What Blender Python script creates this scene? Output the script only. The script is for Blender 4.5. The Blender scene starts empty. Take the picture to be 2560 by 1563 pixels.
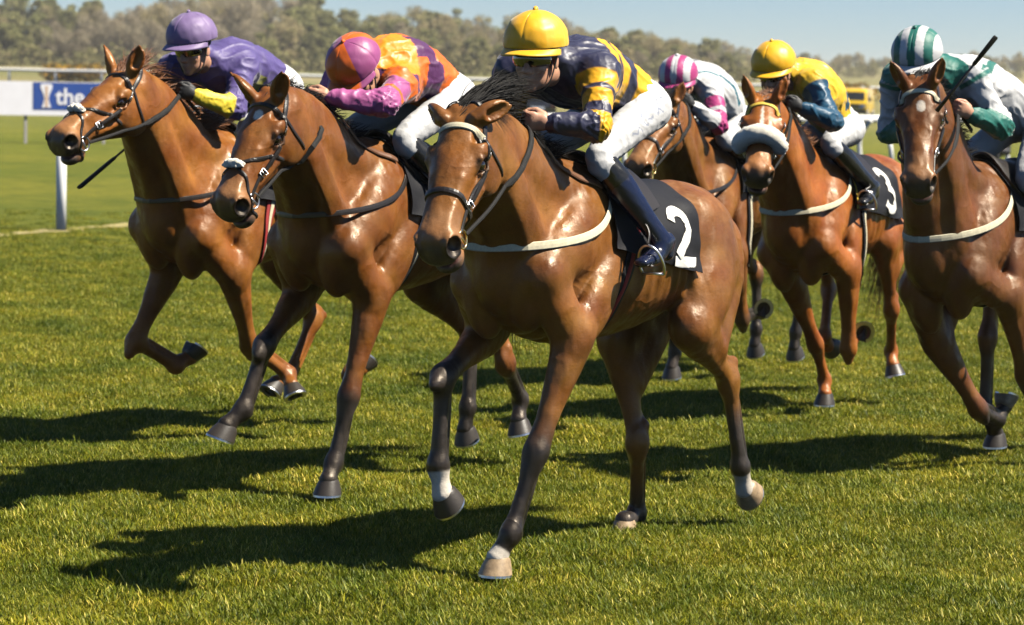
import bpy, math, random
import numpy as np
from mathutils import Vector, Matrix

random.seed(7)
RNG = np.random.default_rng(7)
SC = bpy.context.scene
COL = SC.collection

# ------------------------------------------------------------------ camera, sky, sun, exposure
PITCH = math.atan(578.5 / 6500.0)
ROLL = math.radians(1.2)
CAM_H = 1.9
cam_d = bpy.data.cameras.new("camera")
cam_d.sensor_width = 36.0
cam_d.lens = 36.0 * 6500.0 / 2560.0
cam_d.clip_start = 0.1
cam_d.clip_end = 6000.0
cam_d.dof.use_dof = True
cam_d.dof.focus_distance = 10.2
cam_d.dof.aperture_fstop = 5.0
cam = bpy.data.objects.new("camera", cam_d)
COL.objects.link(cam)
cam.matrix_world = (Matrix.Translation((0, 0, CAM_H)) @ Matrix.Rotation(math.pi / 2 - PITCH, 4, 'X')
                    @ Matrix.Rotation(ROLL, 4, 'Z'))
SC.camera = cam

SUN_AZ = math.radians(-8.0)      # measured from +X (photo right) towards -Y (the camera)
SUN_EL = math.radians(52.0)
sun_dir = Vector((math.cos(SUN_EL) * math.cos(SUN_AZ), math.cos(SUN_EL) * math.sin(SUN_AZ), math.sin(SUN_EL)))
world = bpy.data.worlds.new("World")
SC.world = world
world.use_nodes = True
wn = world.node_tree
wn.nodes.clear()
w_out = wn.nodes.new("ShaderNodeOutputWorld")
w_bg = wn.nodes.new("ShaderNodeBackground")
w_sky = wn.nodes.new("ShaderNodeTexSky")
w_sky.sky_type = 'NISHITA'
w_sky.sun_disc = False
w_sky.sun_elevation = SUN_EL
w_sky.sun_rotation = math.atan2(sun_dir.x, sun_dir.y)
w_sky.altitude = 2500.0
w_sky.air_density = 1.0
w_sky.dust_density = 0.05
w_sky.ozone_density = 7.0
w_bg.inputs[1].default_value = 0.05
wn.links.new(w_sky.outputs[0], w_bg.inputs[0])
wn.links.new(w_bg.outputs[0], w_out.inputs[0])

sun_d = bpy.data.lights.new("sun", 'SUN')
sun_d.energy = 5.0
sun_d.angle = math.radians(0.5)
sun_d.color = (1.0, 0.93, 0.80)
sun = bpy.data.objects.new("sun", sun_d)
COL.objects.link(sun)
sun.rotation_euler = sun_dir.to_track_quat('Z', 'Y').to_euler()
sun.location = (30, -10, 40)

SC.view_settings.view_transform = 'Standard'
SC.view_settings.look = 'None'
SC.view_settings.gamma = 1.0
SC.view_settings.use_curve_mapping = False
SC.view_settings.exposure = 1.05
SC.cycles.use_denoising = True
SC.cycles.max_bounces = 4
SC.cycles.diffuse_bounces = 0
SC.cycles.glossy_bounces = 2
SC.cycles.transparent_max_bounces = 8

# ------------------------------------------------------------------ helpers
def tag(o, label=None, cat=None, group=None, kind=None):
    if label: o["label"] = label
    if cat: o["category"] = cat
    if group: o["group"] = group
    if kind: o["kind"] = kind
    return o

def empty(name, mat=None, parent=None):
    o = bpy.data.objects.new(name, None)
    o.empty_display_size = 0.1
    COL.objects.link(o)
    if parent is not None: o.parent = parent
    if mat is not None: o.matrix_local = mat
    return o

def link(name, me, mat=None, parent=None, smooth=True):
    o = bpy.data.objects.new(name, me)
    COL.objects.link(o)
    if mat is not None and not me.materials: me.materials.append(mat)
    if parent is not None: o.parent = parent
    if len(me.polygons) and me.users < 2:
        me.polygons.foreach_set("use_smooth", np.full(len(me.polygons), bool(smooth)))
    return o

def np_mesh(name, verts, faces, colors=None, attrs=None):
    """verts (N,3); faces (M,k) one array or a list of arrays."""
    me = bpy.data.meshes.new(name)
    verts = np.ascontiguousarray(verts, dtype=np.float32)
    if not isinstance(faces, (list, tuple)): faces = [faces]
    faces = [np.asarray(f, dtype=np.int32) for f in faces if len(f)]
    nl = sum(f.size for f in faces); npoly = sum(len(f) for f in faces)
    me.vertices.add(len(verts)); me.vertices.foreach_set("co", verts.ravel())
    me.loops.add(nl); me.loops.foreach_set("vertex_index", np.concatenate([f.ravel() for f in faces]))
    me.polygons.add(npoly)
    st = []; cur = 0
    for f in faces:
        k = f.shape[1]; st.append(cur + np.arange(len(f)) * k); cur += f.size
    me.polygons.foreach_set("loop_start", np.concatenate(st).astype(np.int32))
    me.update(calc_edges=True)
    if colors is not None:
        c = np.ones((len(verts), 4), np.float32); c[:, :3] = colors
        a = me.color_attributes.new("Col", 'FLOAT_COLOR', 'POINT'); a.data.foreach_set("color", c.ravel())
    for k, v in (attrs or {}).items():
        a = me.attributes.new(k, 'FLOAT', 'POINT'); a.data.foreach_set("value", np.asarray(v, np.float32))
    return me

class MB:
    """collects boxes, tubes and grids into one mesh"""
    def __init__(s): s.v = []; s.f = {3: [], 4: []}; s.c = []; s.n = 0
    def add(s, v, faces, col=None):
        v = np.asarray(v, float); b = s.n; s.v.append(v); s.n += len(v)
        for f in faces: s.f[len(f)].append([i + b for i in f])
        s.c.append(np.tile(np.asarray(col if col is not None else (1, 1, 1), float), (len(v), 1)))
        return s
    def box(s, c, d, R=None, col=None):
        d = np.asarray(d, float) / 2
        v = np.array([(x, y, z) for x in (-1, 1) for y in (-1, 1) for z in (-1, 1)], float) * d
        if R is not None: v = v @ np.asarray(R, float).T
        return s.add(v + np.asarray(c, float), [(0, 1, 3, 2), (4, 6, 7, 5), (0, 4, 5, 1), (2, 3, 7, 6), (0, 2, 6, 4), (1, 5, 7, 3)], col)
    def tube(s, pts, r, n=8, col=None, cap=True, flat=1.0, up=None):
        pts = np.asarray(pts, float); m = len(pts)
        r = np.broadcast_to(np.asarray(r, float), (m,))
        T = np.gradient(pts, axis=0); T /= np.linalg.norm(T, axis=1)[:, None] + 1e-12
        ref = np.array(up if up is not None else (0.13, 0.21, 0.97), float)
        V = []
        for i in range(m):
            a = np.cross(T[i], ref); la = np.linalg.norm(a)
            a = a / la if la > 1e-6 else np.cross(T[i], (1, 0, 0.3))
            b = np.cross(a, T[i])
            for j in range(n):
                t = 2 * math.pi * j / n
                V.append(pts[i] + r[i] * (math.cos(t) * a + flat * math.sin(t) * b))
        F = [(i * n + j, i * n + (j + 1) % n, (i + 1) * n + (j + 1) % n, (i + 1) * n + j) for i in range(m - 1) for j in range(n)]
        if cap:
            V.append(pts[0]); V.append(pts[-1]); k = m * n
            F += [(k, (j + 1) % n, j) for j in range(n)] + [(k + 1, (m - 1) * n + j, (m - 1) * n + (j + 1) % n) for j in range(n)]
        return s.add(V, F, col)
    def ribbon(s, pts, nrm, w, th, col=None, closed=False):
        """flat strap: pts path, nrm surface normals, w full width, th thickness"""
        pts = np.asarray(pts, float); nrm = np.asarray(nrm, float); m = len(pts)
        w = np.broadcast_to(np.asarray(w, float), (m,))
        if closed: T = np.roll(pts, -1, 0) - np.roll(pts, 1, 0)
        else: T = np.gradient(pts, axis=0)
        T /= np.linalg.norm(T, axis=1)[:, None] + 1e-12
        S = np.cross(T, nrm); S /= np.linalg.norm(S, axis=1)[:, None] + 1e-12
        N = np.cross(S, T)
        V = np.empty((m, 6, 3))
        hw = (w / 2)[:, None]
        V[:, 0] = pts - S * hw; V[:, 1] = pts - S * hw * .8 + N * th; V[:, 2] = pts + N * th * 1.25
        V[:, 3] = pts + S * hw * .8 + N * th; V[:, 4] = pts + S * hw; V[:, 5] = pts - N * th * .2
        F = []
        for i in range(m if closed else m - 1):
            k = (i + 1) % m
            for j in range(6): F.append((i * 6 + j, i * 6 + (j + 1) % 6, k * 6 + (j + 1) % 6, k * 6 + j))
        V = V.reshape(-1, 3)
        if not closed:
            e = (m - 1) * 6
            F += [(0, 5, 4, 3), (0, 3, 2, 1), (e, e + 1, e + 2, e + 3), (e, e + 3, e + 4, e + 5)]
        return s.add(V, F, col)
    def grid(s, P, col=None, closed_u=False):
        P = np.asarray(P, float); a, b = P.shape[:2]
        F = [(i * b + j, i * b + j + 1, ((i + 1) % a) * b + j + 1, ((i + 1) % a) * b + j) for i in range(a if closed_u else a - 1) for j in range(b - 1)]
        return s.add(P.reshape(-1, 3), F, col)
    def mesh(s, name, colors=False):
        return np_mesh(name, np.concatenate(s.v), [np.array(s.f[3], np.int32).reshape(-1, 3), np.array(s.f[4], np.int32).reshape(-1, 4)], np.concatenate(s.c) if colors else None)
    def build(s, name, mat, parent=None, smooth=True, colors=False):
        return link(name, s.mesh(name, colors), mat, parent, smooth)

def smoothstep(x, a, b):
    t = np.clip((x - a) / (b - a), 0, 1); return t * t * (3 - 2 * t)
def nrmz(v):
    v = np.asarray(v, float); return v / (np.linalg.norm(v) + 1e-12)
def catmull(P, n):
    P = np.asarray(P, float); m = len(P)
    E = np.concatenate([[2 * P[0] - P[1]], P, [2 * P[-1] - P[-2]]])
    out = []
    for i in range(m - 1):
        p0, p1, p2, p3 = E[i:i + 4]
        for t in np.linspace(0, 1, n, endpoint=False):
            out.append(.5 * (2 * p1 + (p2 - p0) * t + (2 * p0 - 5 * p1 + 4 * p2 - p3) * t * t + (3 * p1 - p0 - 3 * p2 + p3) * t ** 3))
    out.append(P[-1]); return np.array(out)
class WaveNoise:
    """smooth pseudo-noise: sum of random plane waves"""
    def __init__(s, freq, n=14, seed=1, aniso=None):
        r = np.random.default_rng(seed); k = r.normal(size=(n, 3)); k /= np.linalg.norm(k, axis=1)[:, None]
        s.k = k * freq * 2 * math.pi * r.uniform(.6, 1.6, (n, 1)); s.p = r.uniform(0, 6.28, n); s.n = n
        if aniso is not None: s.k = s.k * np.asarray(aniso)
    def __call__(s, P): return np.sin(P @ s.k.T + s.p).sum(1) / math.sqrt(s.n)

# ---- materials
def new_mat(name):
    m = bpy.data.materials.new(name); m.use_nodes = True
    nt = m.node_tree; b = nt.nodes["Principled BSDF"]
    return m, nt, b
def nd(nt, t, **kw):
    n = nt.nodes.new(t)
    for k, v in kw.items(): setattr(n, k, v)
    return n
def noise(nt, scale, detail=4, rough=.55, vec=None, coord='Object'):
    n = nd(nt, "ShaderNodeTexNoise"); n.inputs["Scale"].default_value = scale
    n.inputs["Detail"].default_value = detail; n.inputs["Roughness"].default_value = rough
    if vec is None:
        tc = nt.nodes.get("TC") or nd(nt, "ShaderNodeTexCoord", name="TC"); vec = tc.outputs[coord]
    nt.links.new(vec, n.inputs["Vector"]); return n
def ramp(nt, fac, stops, interp='LINEAR'):
    r = nd(nt, "ShaderNodeValToRGB"); r.color_ramp.interpolation = interp
    el = r.color_ramp.elements
    while len(el) > 1: el.remove(el[-1])
    el[0].position = stops[0][0]; el[0].color = (*stops[0][1], 1)
    for p, c in stops[1:]:
        e = el.new(p); e.color = (*c, 1)
    nt.links.new(fac, r.inputs[0]); return r
def mix(nt, fac, a, b, mode='MIX'):
    m = nd(nt, "ShaderNodeMix", data_type='RGBA', blend_type=mode)
    for i, v in ((0, fac), (6, a), (7, b)):
        if hasattr(v, 'links') or hasattr(v, 'is_linked'): nt.links.new(v, m.inputs[i])
        elif i == 0: m.inputs[0].default_value = v
        else: m.inputs[i].default_value = (*v, 1)
    return m.outputs[2]
def bump(nt, b, h, strength, dist=.01):
    n = nd(nt, "ShaderNodeBump"); n.inputs["Strength"].default_value = strength; n.inputs["Distance"].default_value = dist
    nt.links.new(h, n.inputs["Height"]); nt.links.new(n.outputs[0], b.inputs["Normal"])
def simple(name, col, rough=.5, metal=0.0, var=.12, scale=25, bmp=.15, spec=.5, sheen=0, coat=0):
    m, nt, b = new_mat(name)
    n = noise(nt, scale)
    r = ramp(nt, n.outputs[0], [(.3, tuple(c * (1 - var) for c in col)), (.7, tuple(min(1, c * (1 + var)) for c in col))])
    nt.links.new(r.outputs[0], b.inputs["Base Color"])
    b.inputs["Roughness"].default_value = rough; b.inputs["Metallic"].default_value = metal
    b.inputs["Specular IOR Level"].default_value = spec
    if sheen: b.inputs["Sheen Weight"].default_value = sheen
    if coat: b.inputs["Coat Weight"].default_value = coat; b.inputs["Coat Roughness"].default_value = .1
    if bmp: bump(nt, b, noise(nt, scale * 3).outputs[0], bmp, .004)
    return m
def vcol(name, rough=.5, spec=.5, var=.12, scale=30, bmp=.2, bscale=120, sheen=0, bdist=.003, rvar=0, aniso=None):
    """material whose colour is the object's own marking colour (point attribute Col) with grain"""
    m, nt, b = new_mat(name)
    a = nd(nt, "ShaderNodeVertexColor", layer_name="Col")
    n = noise(nt, scale)
    g = ramp(nt, n.outputs[0], [(.3, (1 - var,) * 3), (.7, (1 + var,) * 3)])
    c = mix(nt, 1.0, a.outputs[0], g.outputs[0], 'MULTIPLY')
    nt.links.new(c, b.inputs["Base Color"])
    b.inputs["Roughness"].default_value = rough; b.inputs["Specular IOR Level"].default_value = spec
    if rvar:
        n2 = noise(nt, 9, 5); mr = nd(nt, "ShaderNodeMapRange"); mr.inputs[1].default_value = .3; mr.inputs[2].default_value = .7
        mr.inputs[3].default_value = rough - rvar; mr.inputs[4].default_value = rough + rvar
        nt.links.new(n2.outputs[0], mr.inputs[0]); nt.links.new(mr.outputs[0], b.inputs["Roughness"])
    if sheen: b.inputs["Sheen Weight"].default_value = sheen
    if bmp: bump(nt, b, noise(nt, bscale).outputs[0], bmp, bdist)
    return m

# ------------------------------------------------------------------ the setting: terrain, turf, rails, wood
def elev(x, y):
    x = np.asarray(x, float); y = np.asarray(y, float)
    far = .85 * smoothstep(y, 165, 225) + 1.9 * smoothstep(y, 225, 420) + 6.0 * smoothstep(y, 800, 1500)
    far = far + 6.0 * smoothstep(y, 405, 500) * (1 - smoothstep(x, 0, 45)) + 5.0 * smoothstep(y, 570, 780) * smoothstep(x, 0, 60)
    return far
TURF = WaveNoise(.55, 16, seed=21); TURF2 = WaveNoise(1.6, 16, seed=22)
def turf_z(x, y):
    p = np.stack([np.ravel(x), np.ravel(y), 0 * np.ravel(x)], 1)
    near = 1 - smoothstep(np.ravel(y), 24, 40)
    return ((TURF(p) * .006 + TURF2(p) * .005) * near).reshape(np.shape(x)) - .028

def axis(fine0, fine1, step, lo, hi, g=1.16):
    a = list(np.arange(fine0, fine1 + 1e-6, step)); d = step
    while a[-1] < hi: d *= g; a.append(a[-1] + d)
    d = step
    while a[0] > lo: d *= g; a.insert(0, a[0] - d)
    return np.array(a)
xs = axis(-7, 7, .14, -1400, 1400); ys = axis(7.5, 26, .14, -60, 2600); ys = np.unique(np.concatenate([ys[(ys < 200) | (ys > 830)], np.arange(200, 830, 12.0)]))
GX, GY = np.meshgrid(xs, ys, indexing='ij'); GZ = elev(GX, GY) + turf_z(GX, GY)
mbg = MB(); n_y = len(ys); idx = np.arange(GX.size).reshape(GX.shape)
ground_me = np_mesh("ground", np.stack([GX, GY, GZ], -1).reshape(-1, 3), np.stack([idx[:-1, :-1], idx[1:, :-1], idx[1:, 1:], idx[:-1, 1:]], -1).reshape(-1, 4))

def ground_mat():
    m, nt, b = new_mat("turf_ground"); tc = nd(nt, "ShaderNodeTexCoord", name="TC")
    mp = nd(nt, "ShaderNodeMapping"); nt.links.new(tc.outputs["Object"], mp.inputs[0]); mp.inputs["Scale"].default_value = (.35, 1, 1)
    fine = noise(nt, 60, 8, .7); mid = noise(nt, 2.6, 6, .65, vec=mp.outputs[0]); big = noise(nt, .16, 4, .55, vec=mp.outputs[0]); far = noise(nt, .022, 4, .6)
    c1 = ramp(nt, fine.outputs[0], [(.30, (.065, .088, .012)), (.50, (.165, .180, .018)), (.72, (.26, .25, .04))])
    c2 = ramp(nt, mid.outputs[0], [(.34, (.58, .68, .55)), (.52, (1.0, 1.0, 1.0)), (.68, (1.35, 1.2, 1.15))])
    fl = noise(nt, 11, 6, .7, vec=mp.outputs[0]); c2b = ramp(nt, fl.outputs[0], [(.36, (.62, .70, .6)), (.64, (1.32, 1.22, 1.2))])
    c3 = ramp(nt, big.outputs[0], [(.35, (.82, .88, .80)), (.65, (1.15, 1.08, 1.1))])
    c = mix(nt, 1.0, mix(nt, 1.0, mix(nt, 1.0, c1.outputs[0], c2b.outputs[0], 'MULTIPLY'), c2.outputs[0], 'MULTIPLY'), c3.outputs[0], 'MULTIPLY')
    # rough pasture beyond the course
    sp = nd(nt, "ShaderNodeSeparateXYZ"); nt.links.new(tc.outputs["Object"], sp.inputs[0])
    mr = nd(nt, "ShaderNodeMapRange"); mr.inputs[1].default_value = 75; mr.inputs[2].default_value = 190; nt.links.new(sp.outputs[1], mr.inputs[0])
    fc = ramp(nt, far.outputs[0], [(.35, (.15, .15, .045)), (.55, (.23, .20, .085)), (.7, (.30, .24, .12))])
    c = mix(nt, mr.outputs[0], c, fc.outputs[0])
    nt.links.new(c, b.inputs["Base Color"]); b.inputs["Roughness"].default_value = .85; b.inputs["Specular IOR Level"].default_value = .15
    bump(nt, b, fine.outputs[0], .9, .05)
    return m
M_GROUND = ground_mat()
tag(link("ground", ground_me, M_GROUND), kind="structure")

# grass: tufts of single blades scattered over the near turf
def blade_mat():
    m, nt, b = new_mat("grass_blade"); a = nd(nt, "ShaderNodeVertexColor", layer_name="Col")
    oi = nd(nt, "ShaderNodeObjectInfo"); g = ramp(nt, oi.outputs["Random"], [(0, (.62, .72, .6)), (.5, (1, 1, 1)), (1, (1.42, 1.25, 1.2))])
    gp = nd(nt, "ShaderNodeNewGeometry"); pn_ = noise(nt, 1.1, 5, .65, vec=gp.outputs["Position"]); g2 = ramp(nt, pn_.outputs[0], [(.34, (.52, .66, .55)), (.5, (1, 1, 1)), (.66, (1.45, 1.28, 1.15))])
    c = mix(nt, 1.0, mix(nt, 1.0, a.outputs[0], g.outputs[0], 'MULTIPLY'), g2.outputs[0], 'MULTIPLY')
    nt.links.new(c, b.inputs["Base Color"]); b.inputs["Roughness"].default_value = .5; b.inputs["Specular IOR Level"].default_value = .22
    tr = nd(nt, "ShaderNodeBsdfTranslucent"); nt.links.new(c, tr.inputs[0]); mx = nd(nt, "ShaderNodeMixShader"); mx.inputs[0].default_value = .30
    out = nt.nodes["Material Output"]; nt.links.new(b.outputs[0], mx.inputs[1]); nt.links.new(tr.outputs[0], mx.inputs[2]); nt.links.new(mx.outputs[0], out.inputs[0])
    return m
M_BLADE = blade_mat()
def make_tuft(seed, nb=78, hgt=.062, rad=.085):
    r = np.random.default_rng(seed); V, F, C = [], [], []
    for i in range(nb):
        a = r.uniform(0, 6.28); q = rad * math.sqrt(r.uniform()); x, y = q * math.cos(a), q * math.sin(a)
        H = hgt * r.uniform(.35, 1.0) * (1.3 if r.uniform() < .06 else 1); w = r.uniform(.0013, .0028); d = r.uniform(0, 6.28); ln = H * r.uniform(.15, 1.0)
        dx, dy = math.cos(d), math.sin(d); sx, sy = -dy, dx; b0 = len(V)
        for t, ww in ((0, 1), (.45, .9), (.8, .55), (1, .06)):
            px, py, pz = x + dx * ln * t * t, y + dy * ln * t * t, H * (t - .22 * t * t * ln / H)
            V += [(px - sx * w * ww, py - sy * w * ww, pz), (px + sx * w * ww, py + sy * w * ww, pz)]
        F += [(b0 + 2 * k, b0 + 2 * k + 1, b0 + 2 * k + 3, b0 + 2 * k + 2) for k in range(3)]
        u = r.uniform(); c = np.array((.138, .172, .008)) if u < .46 else (np.array((.232, .238, .013)) if u < .84 else (np.array((.50, .46, .09)) if u < .93 else np.array((.07, .10, .010))))
        C += [c * r.uniform(.8, 1.2)] * 8
    me = np_mesh("grass_tuft", np.array(V), np.array(F), np.array(C)); me.materials.append(M_BLADE)
    o = bpy.data.objects.new("grass_tuft", me); return o
TUFTS = [make_tuft(100 + i, hgt=h_) for i, h_ in enumerate((.033, .038, .043, .036, .048, .030))]

gx = axis(-8.2, 8.2, .2, -8.2, 8.2); gy = axis(8.2, 36, .2, 8.2, 36)
QX, QY = np.meshgrid(gx, gy, indexing='ij'); vis = np.abs(QX) < QY * .212 + .9
idx = np.arange(QX.size).reshape(QX.shape)
fq = np.stack([idx[:-1, :-1], idx[1:, :-1], idx[1:, 1:], idx[:-1, 1:]], -1).reshape(-1, 4)
fq = fq[vis.ravel()[fq].any(1)]
pn = np.stack([QX.ravel(), QY.ravel(), 0 * QX.ravel()], 1)
dn = 760 * np.minimum(1.0, (11.0 / QY.ravel())) ** 1.7 * np.clip(1 + .25 * WaveNoise(.9, seed=31)(pn), .4, 1.6) * (1 - .93 * smoothstep(QY.ravel(), 18, 36))
tall = np.clip(1 + .22 * WaveNoise(1.3, seed=32)(pn) + .16 * WaveNoise(3.1, seed=33)(pn), .5, 1.7)
gme = np_mesh("grass", np.stack([QX, QY, turf_z(QX, QY) - .004], -1).reshape(-1, 3), fq, attrs={'dens': dn, 'tall': tall})
grass = link("grass", gme, M_BLADE); tag(grass, "short green racecourse turf with bright single blades", "grass", kind="stuff")
def grass_nodes():
    ng = bpy.data.node_groups.new("grass_scatter", 'GeometryNodeTree')
    ng.interface.new_socket("Geometry", in_out='INPUT', socket_type='NodeSocketGeometry'); ng.interface.new_socket("Geometry", in_out='OUTPUT', socket_type='NodeSocketGeometry')
    N = ng.nodes.new; L = ng.links.new
    gi = N('NodeGroupInput'); go = N('NodeGroupOutput'); ds = N('GeometryNodeDistributePointsOnFaces'); ds.distribute_method = 'RANDOM'
    at = N('GeometryNodeInputNamedAttribute'); at.data_type = 'FLOAT'; at.inputs[0].default_value = "dens"
    tl = N('GeometryNodeInputNamedAttribute'); tl.data_type = 'FLOAT'; tl.inputs[0].default_value = "tall"
    L(gi.outputs[0], ds.inputs['Mesh']); L(at.outputs[0], ds.inputs['Density'])
    jn = N('GeometryNodeJoinGeometry')
    for t in TUFTS[::-1]:
        oi = N('GeometryNodeObjectInfo'); oi.inputs[0].default_value = t; gt = N('GeometryNodeGeometryToInstance')
        L(oi.outputs['Geometry'], gt.inputs[0]); L(gt.outputs[0], jn.inputs[0])
    ip = N('GeometryNodeInstanceOnPoints'); L(ds.outputs['Points'], ip.inputs['Points']); L(jn.outputs[0], ip.inputs['Instance']); ip.inputs['Pick Instance'].default_value = True
    rv = N('FunctionNodeRandomValue'); rv.data_type = 'FLOAT_VECTOR'; rv.inputs[0].default_value = (-.12, -.12, 0); rv.inputs[1].default_value = (.12, .12, 6.283)
    L(rv.outputs[0], ip.inputs['Rotation'])
    rs = N('FunctionNodeRandomValue'); rs.data_type = 'FLOAT'; rs.inputs[2].default_value = .75; rs.inputs[3].default_value = 1.25
    mm = N('ShaderNodeMath'); mm.operation = 'MULTIPLY'; L(rs.outputs[1], mm.inputs[0]); L(tl.outputs[0], mm.inputs[1]); L(mm.outputs[0], ip.inputs['Scale'])
    L(ip.outputs[0], go.inputs[0]); return ng
grass.modifiers.new("scatter", 'NODES').node_group = grass_nodes()

M_RAIL = simple("white_rail_plastic", (.80, .79, .75), .4, scale=6, var=.05, bmp=0)
M_STRAW = simple("dry_cut_grass", (.34, .28, .11), .9, scale=14, var=.35, bmp=.6)
M_WOODPOST = simple("grey_post", (.35, .33, .30), .8)
# pale strip of cut grass under the running rail
rail_pts = catmull([(-9.5, 26.0, 0), (-5.55, 31.6, 0), (.15, 49.5, 0), (8.6, 61.0, 0), (12.8, 65.2, 0), (24, 72, 0)], 24)
sb = MB(); tdir = np.gradient(rail_pts, axis=0); tdir /= np.linalg.norm(tdir, axis=1)[:, None]; sdir = np.cross(tdir, (0, 0, 1))
jit = WaveNoise(.8, seed=41)(rail_pts)[:, None]; jit2 = WaveNoise(1.1, seed=42)(rail_pts)[:, None]
sb.grid(np.stack([rail_pts + sdir * (.22 + .12 * jit) + (0, 0, -.018), rail_pts - sdir * (.14 + .12 * jit2) + (0, 0, -.018)], 1))
tag(sb.build("cut_grass_strip", M_STRAW), kind="structure")

def near_rail():
    root = empty("running_rail", Matrix.Translation((8.6, 61.0, 0))); tag(root, "near white plastic running rail with curved supports behind the right-hand horses", "rail")
    off = np.array((8.6, 61.0, 0)); P = rail_pts[rail_pts[:, 0] > -1.7] + (0, 0, 1.2) - off
    mb = MB(); mb.tube(P, .09, 12); mb.build("rail", M_RAIL, root)
    for x0, kind in ((-.6, 1), (2.4, 1), (5.2, 1), (8.15, 1), (8.85, 0), (12.45, 1), (5.9, 0), (13.1, 0), (16.5, 1), (20, 1)):
        i = np.argmin(np.abs(rail_pts[:, 0] - x0)); b = rail_pts[i].copy(); b[0] = x0; b -= off; mb = MB()
        if kind: Q = catmull([b + (.06, 0, 1.17), b + (-.06, .06, 1.0), b + (-.17, .12, .72), b + (-.16, .14, .4), b + (-.10, .14, -.05)], 6)
        else: Q = np.array([b + (-.12, .25, 1.02), b + (0, .12, .5), b + (.06, .10, -.05)])
        mb.tube(Q, .055, 10); mb.build("support", M_RAIL, root)
near_rail()
mb = MB(); mb.tube([(-5.50, 31.55, -.05), (-5.50, 31.55, .5), (-5.50, 31.55, 1.12)], .062, 14); mb.tube([(-5.50, 31.55, 1.11), (-5.50, 31.55, 1.15)], [.066, .05], 14)
tag(mb.build("white_post", M_RAIL), "single white post standing below the left horse's muzzle", "post")

def far_rail():
    root = empty("far_rail", Matrix.Translation((0, 220, .85))); tag(root, "distant white rail with many posts crossing below the wood", "rail")
    X = np.arange(-75, 76, 3.0); Z = lambda x: elev(x, 220.0) - .85 + .02 * np.sin(x)
    mb = MB(); mb.tube(np.stack([X, 0 * X, Z(X) + 1.14], 1), .13, 8, flat=1.0); mb.build("rail", M_RAIL, root)
    for x in np.arange(-74, 76, 3.9):
        mb = MB(); mb.tube([(x, .05, float(Z(x)) - .15), (x, .05, float(Z(x)) + 1.10)], .10, 8); mb.build("post", M_RAIL, root)
far_rail()

# advertising board at the left
M_BOARD = simple("white_board", (.72, .71, .72), .5, scale=3, var=.03, bmp=0); M_BLUE = simple("blue_panel", (.012, .055, .26), .5, scale=3, var=.05, bmp=0)
M_BTAN = simple("tan_emblem", (.55, .36, .22), .6)
def board():
    root = empty("advertising_board", Matrix.Translation((-12, 70, 0)) @ Matrix.Rotation(math.radians(30), 4, 'Z')); tag(root, "white advertising board with a blue panel and emblem, far left", "board")
    mb = MB(); mb.box((1.0, 0, 1.175), (9.6, .06, .90)); mb.build("panel", M_BOARD, root, False)
    mb = MB(); mb.box((.35, -.037, 1.245), (2.75, .012, .72)); blue = mb.build("blue_panel", M_BLUE, root, False)
    prof = [(-.17, .30), (-.155, .20), (-.085, .06), (-.055, -.06), (-.085, -.18), (-.13, -.30), (.13, -.30), (.085, -.18), (.055, -.06), (.085, .06), (.155, .20), (.17, .30), (.10, .335), (-.10, .335)]
    cx = -.66; mb = MB(); n = len(prof)
    V = [(cx + x, -.047, 1.235 + z) for x, z in prof] + [(cx + x, -.055, 1.235 + z) for x, z in prof] + [(cx, -.047, 1.235), (cx, -.055, 1.235)]
    mb.add(V, [(i, (i + 1) % n, n + (i + 1) % n, n + i) for i in range(n)] + [(2 * n + 1, n + (i + 1) % n, n + i) for i in range(n)]); mb.build("emblem", M_BOARD, blue, False)
    mb = MB(); mb.box((cx, -.058, 1.23), (.07, .006, .56)); mb.build("emblem_core", M_BTAN, blue, False)
    cu = bpy.data.curves.new("lettering", 'FONT'); cu.body = "the b"; cu.size = .62; cu.extrude = .004; cu.offset = .012; cu.materials.append(M_BOARD)
    tmp = bpy.data.objects.new("lettering_source", cu); COL.objects.link(tmp)
    me = bpy.data.meshes.new_from_object(tmp.evaluated_get(bpy.context.evaluated_depsgraph_get())); bpy.data.objects.remove(tmp)
    t = link("lettering", me, None, blue, False); t.location = (-.40, -.052, 1.03); t.rotation_euler = (math.pi / 2, 0, 0)
    for x in (-3.4, -1.2, 1.0, 3.2, 5.4):
        mb = MB(); mb.box((x, .06, .45), (.07, .05, 1.2)); mb.build("leg", M_WOODPOST, root, False)
board()

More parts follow.
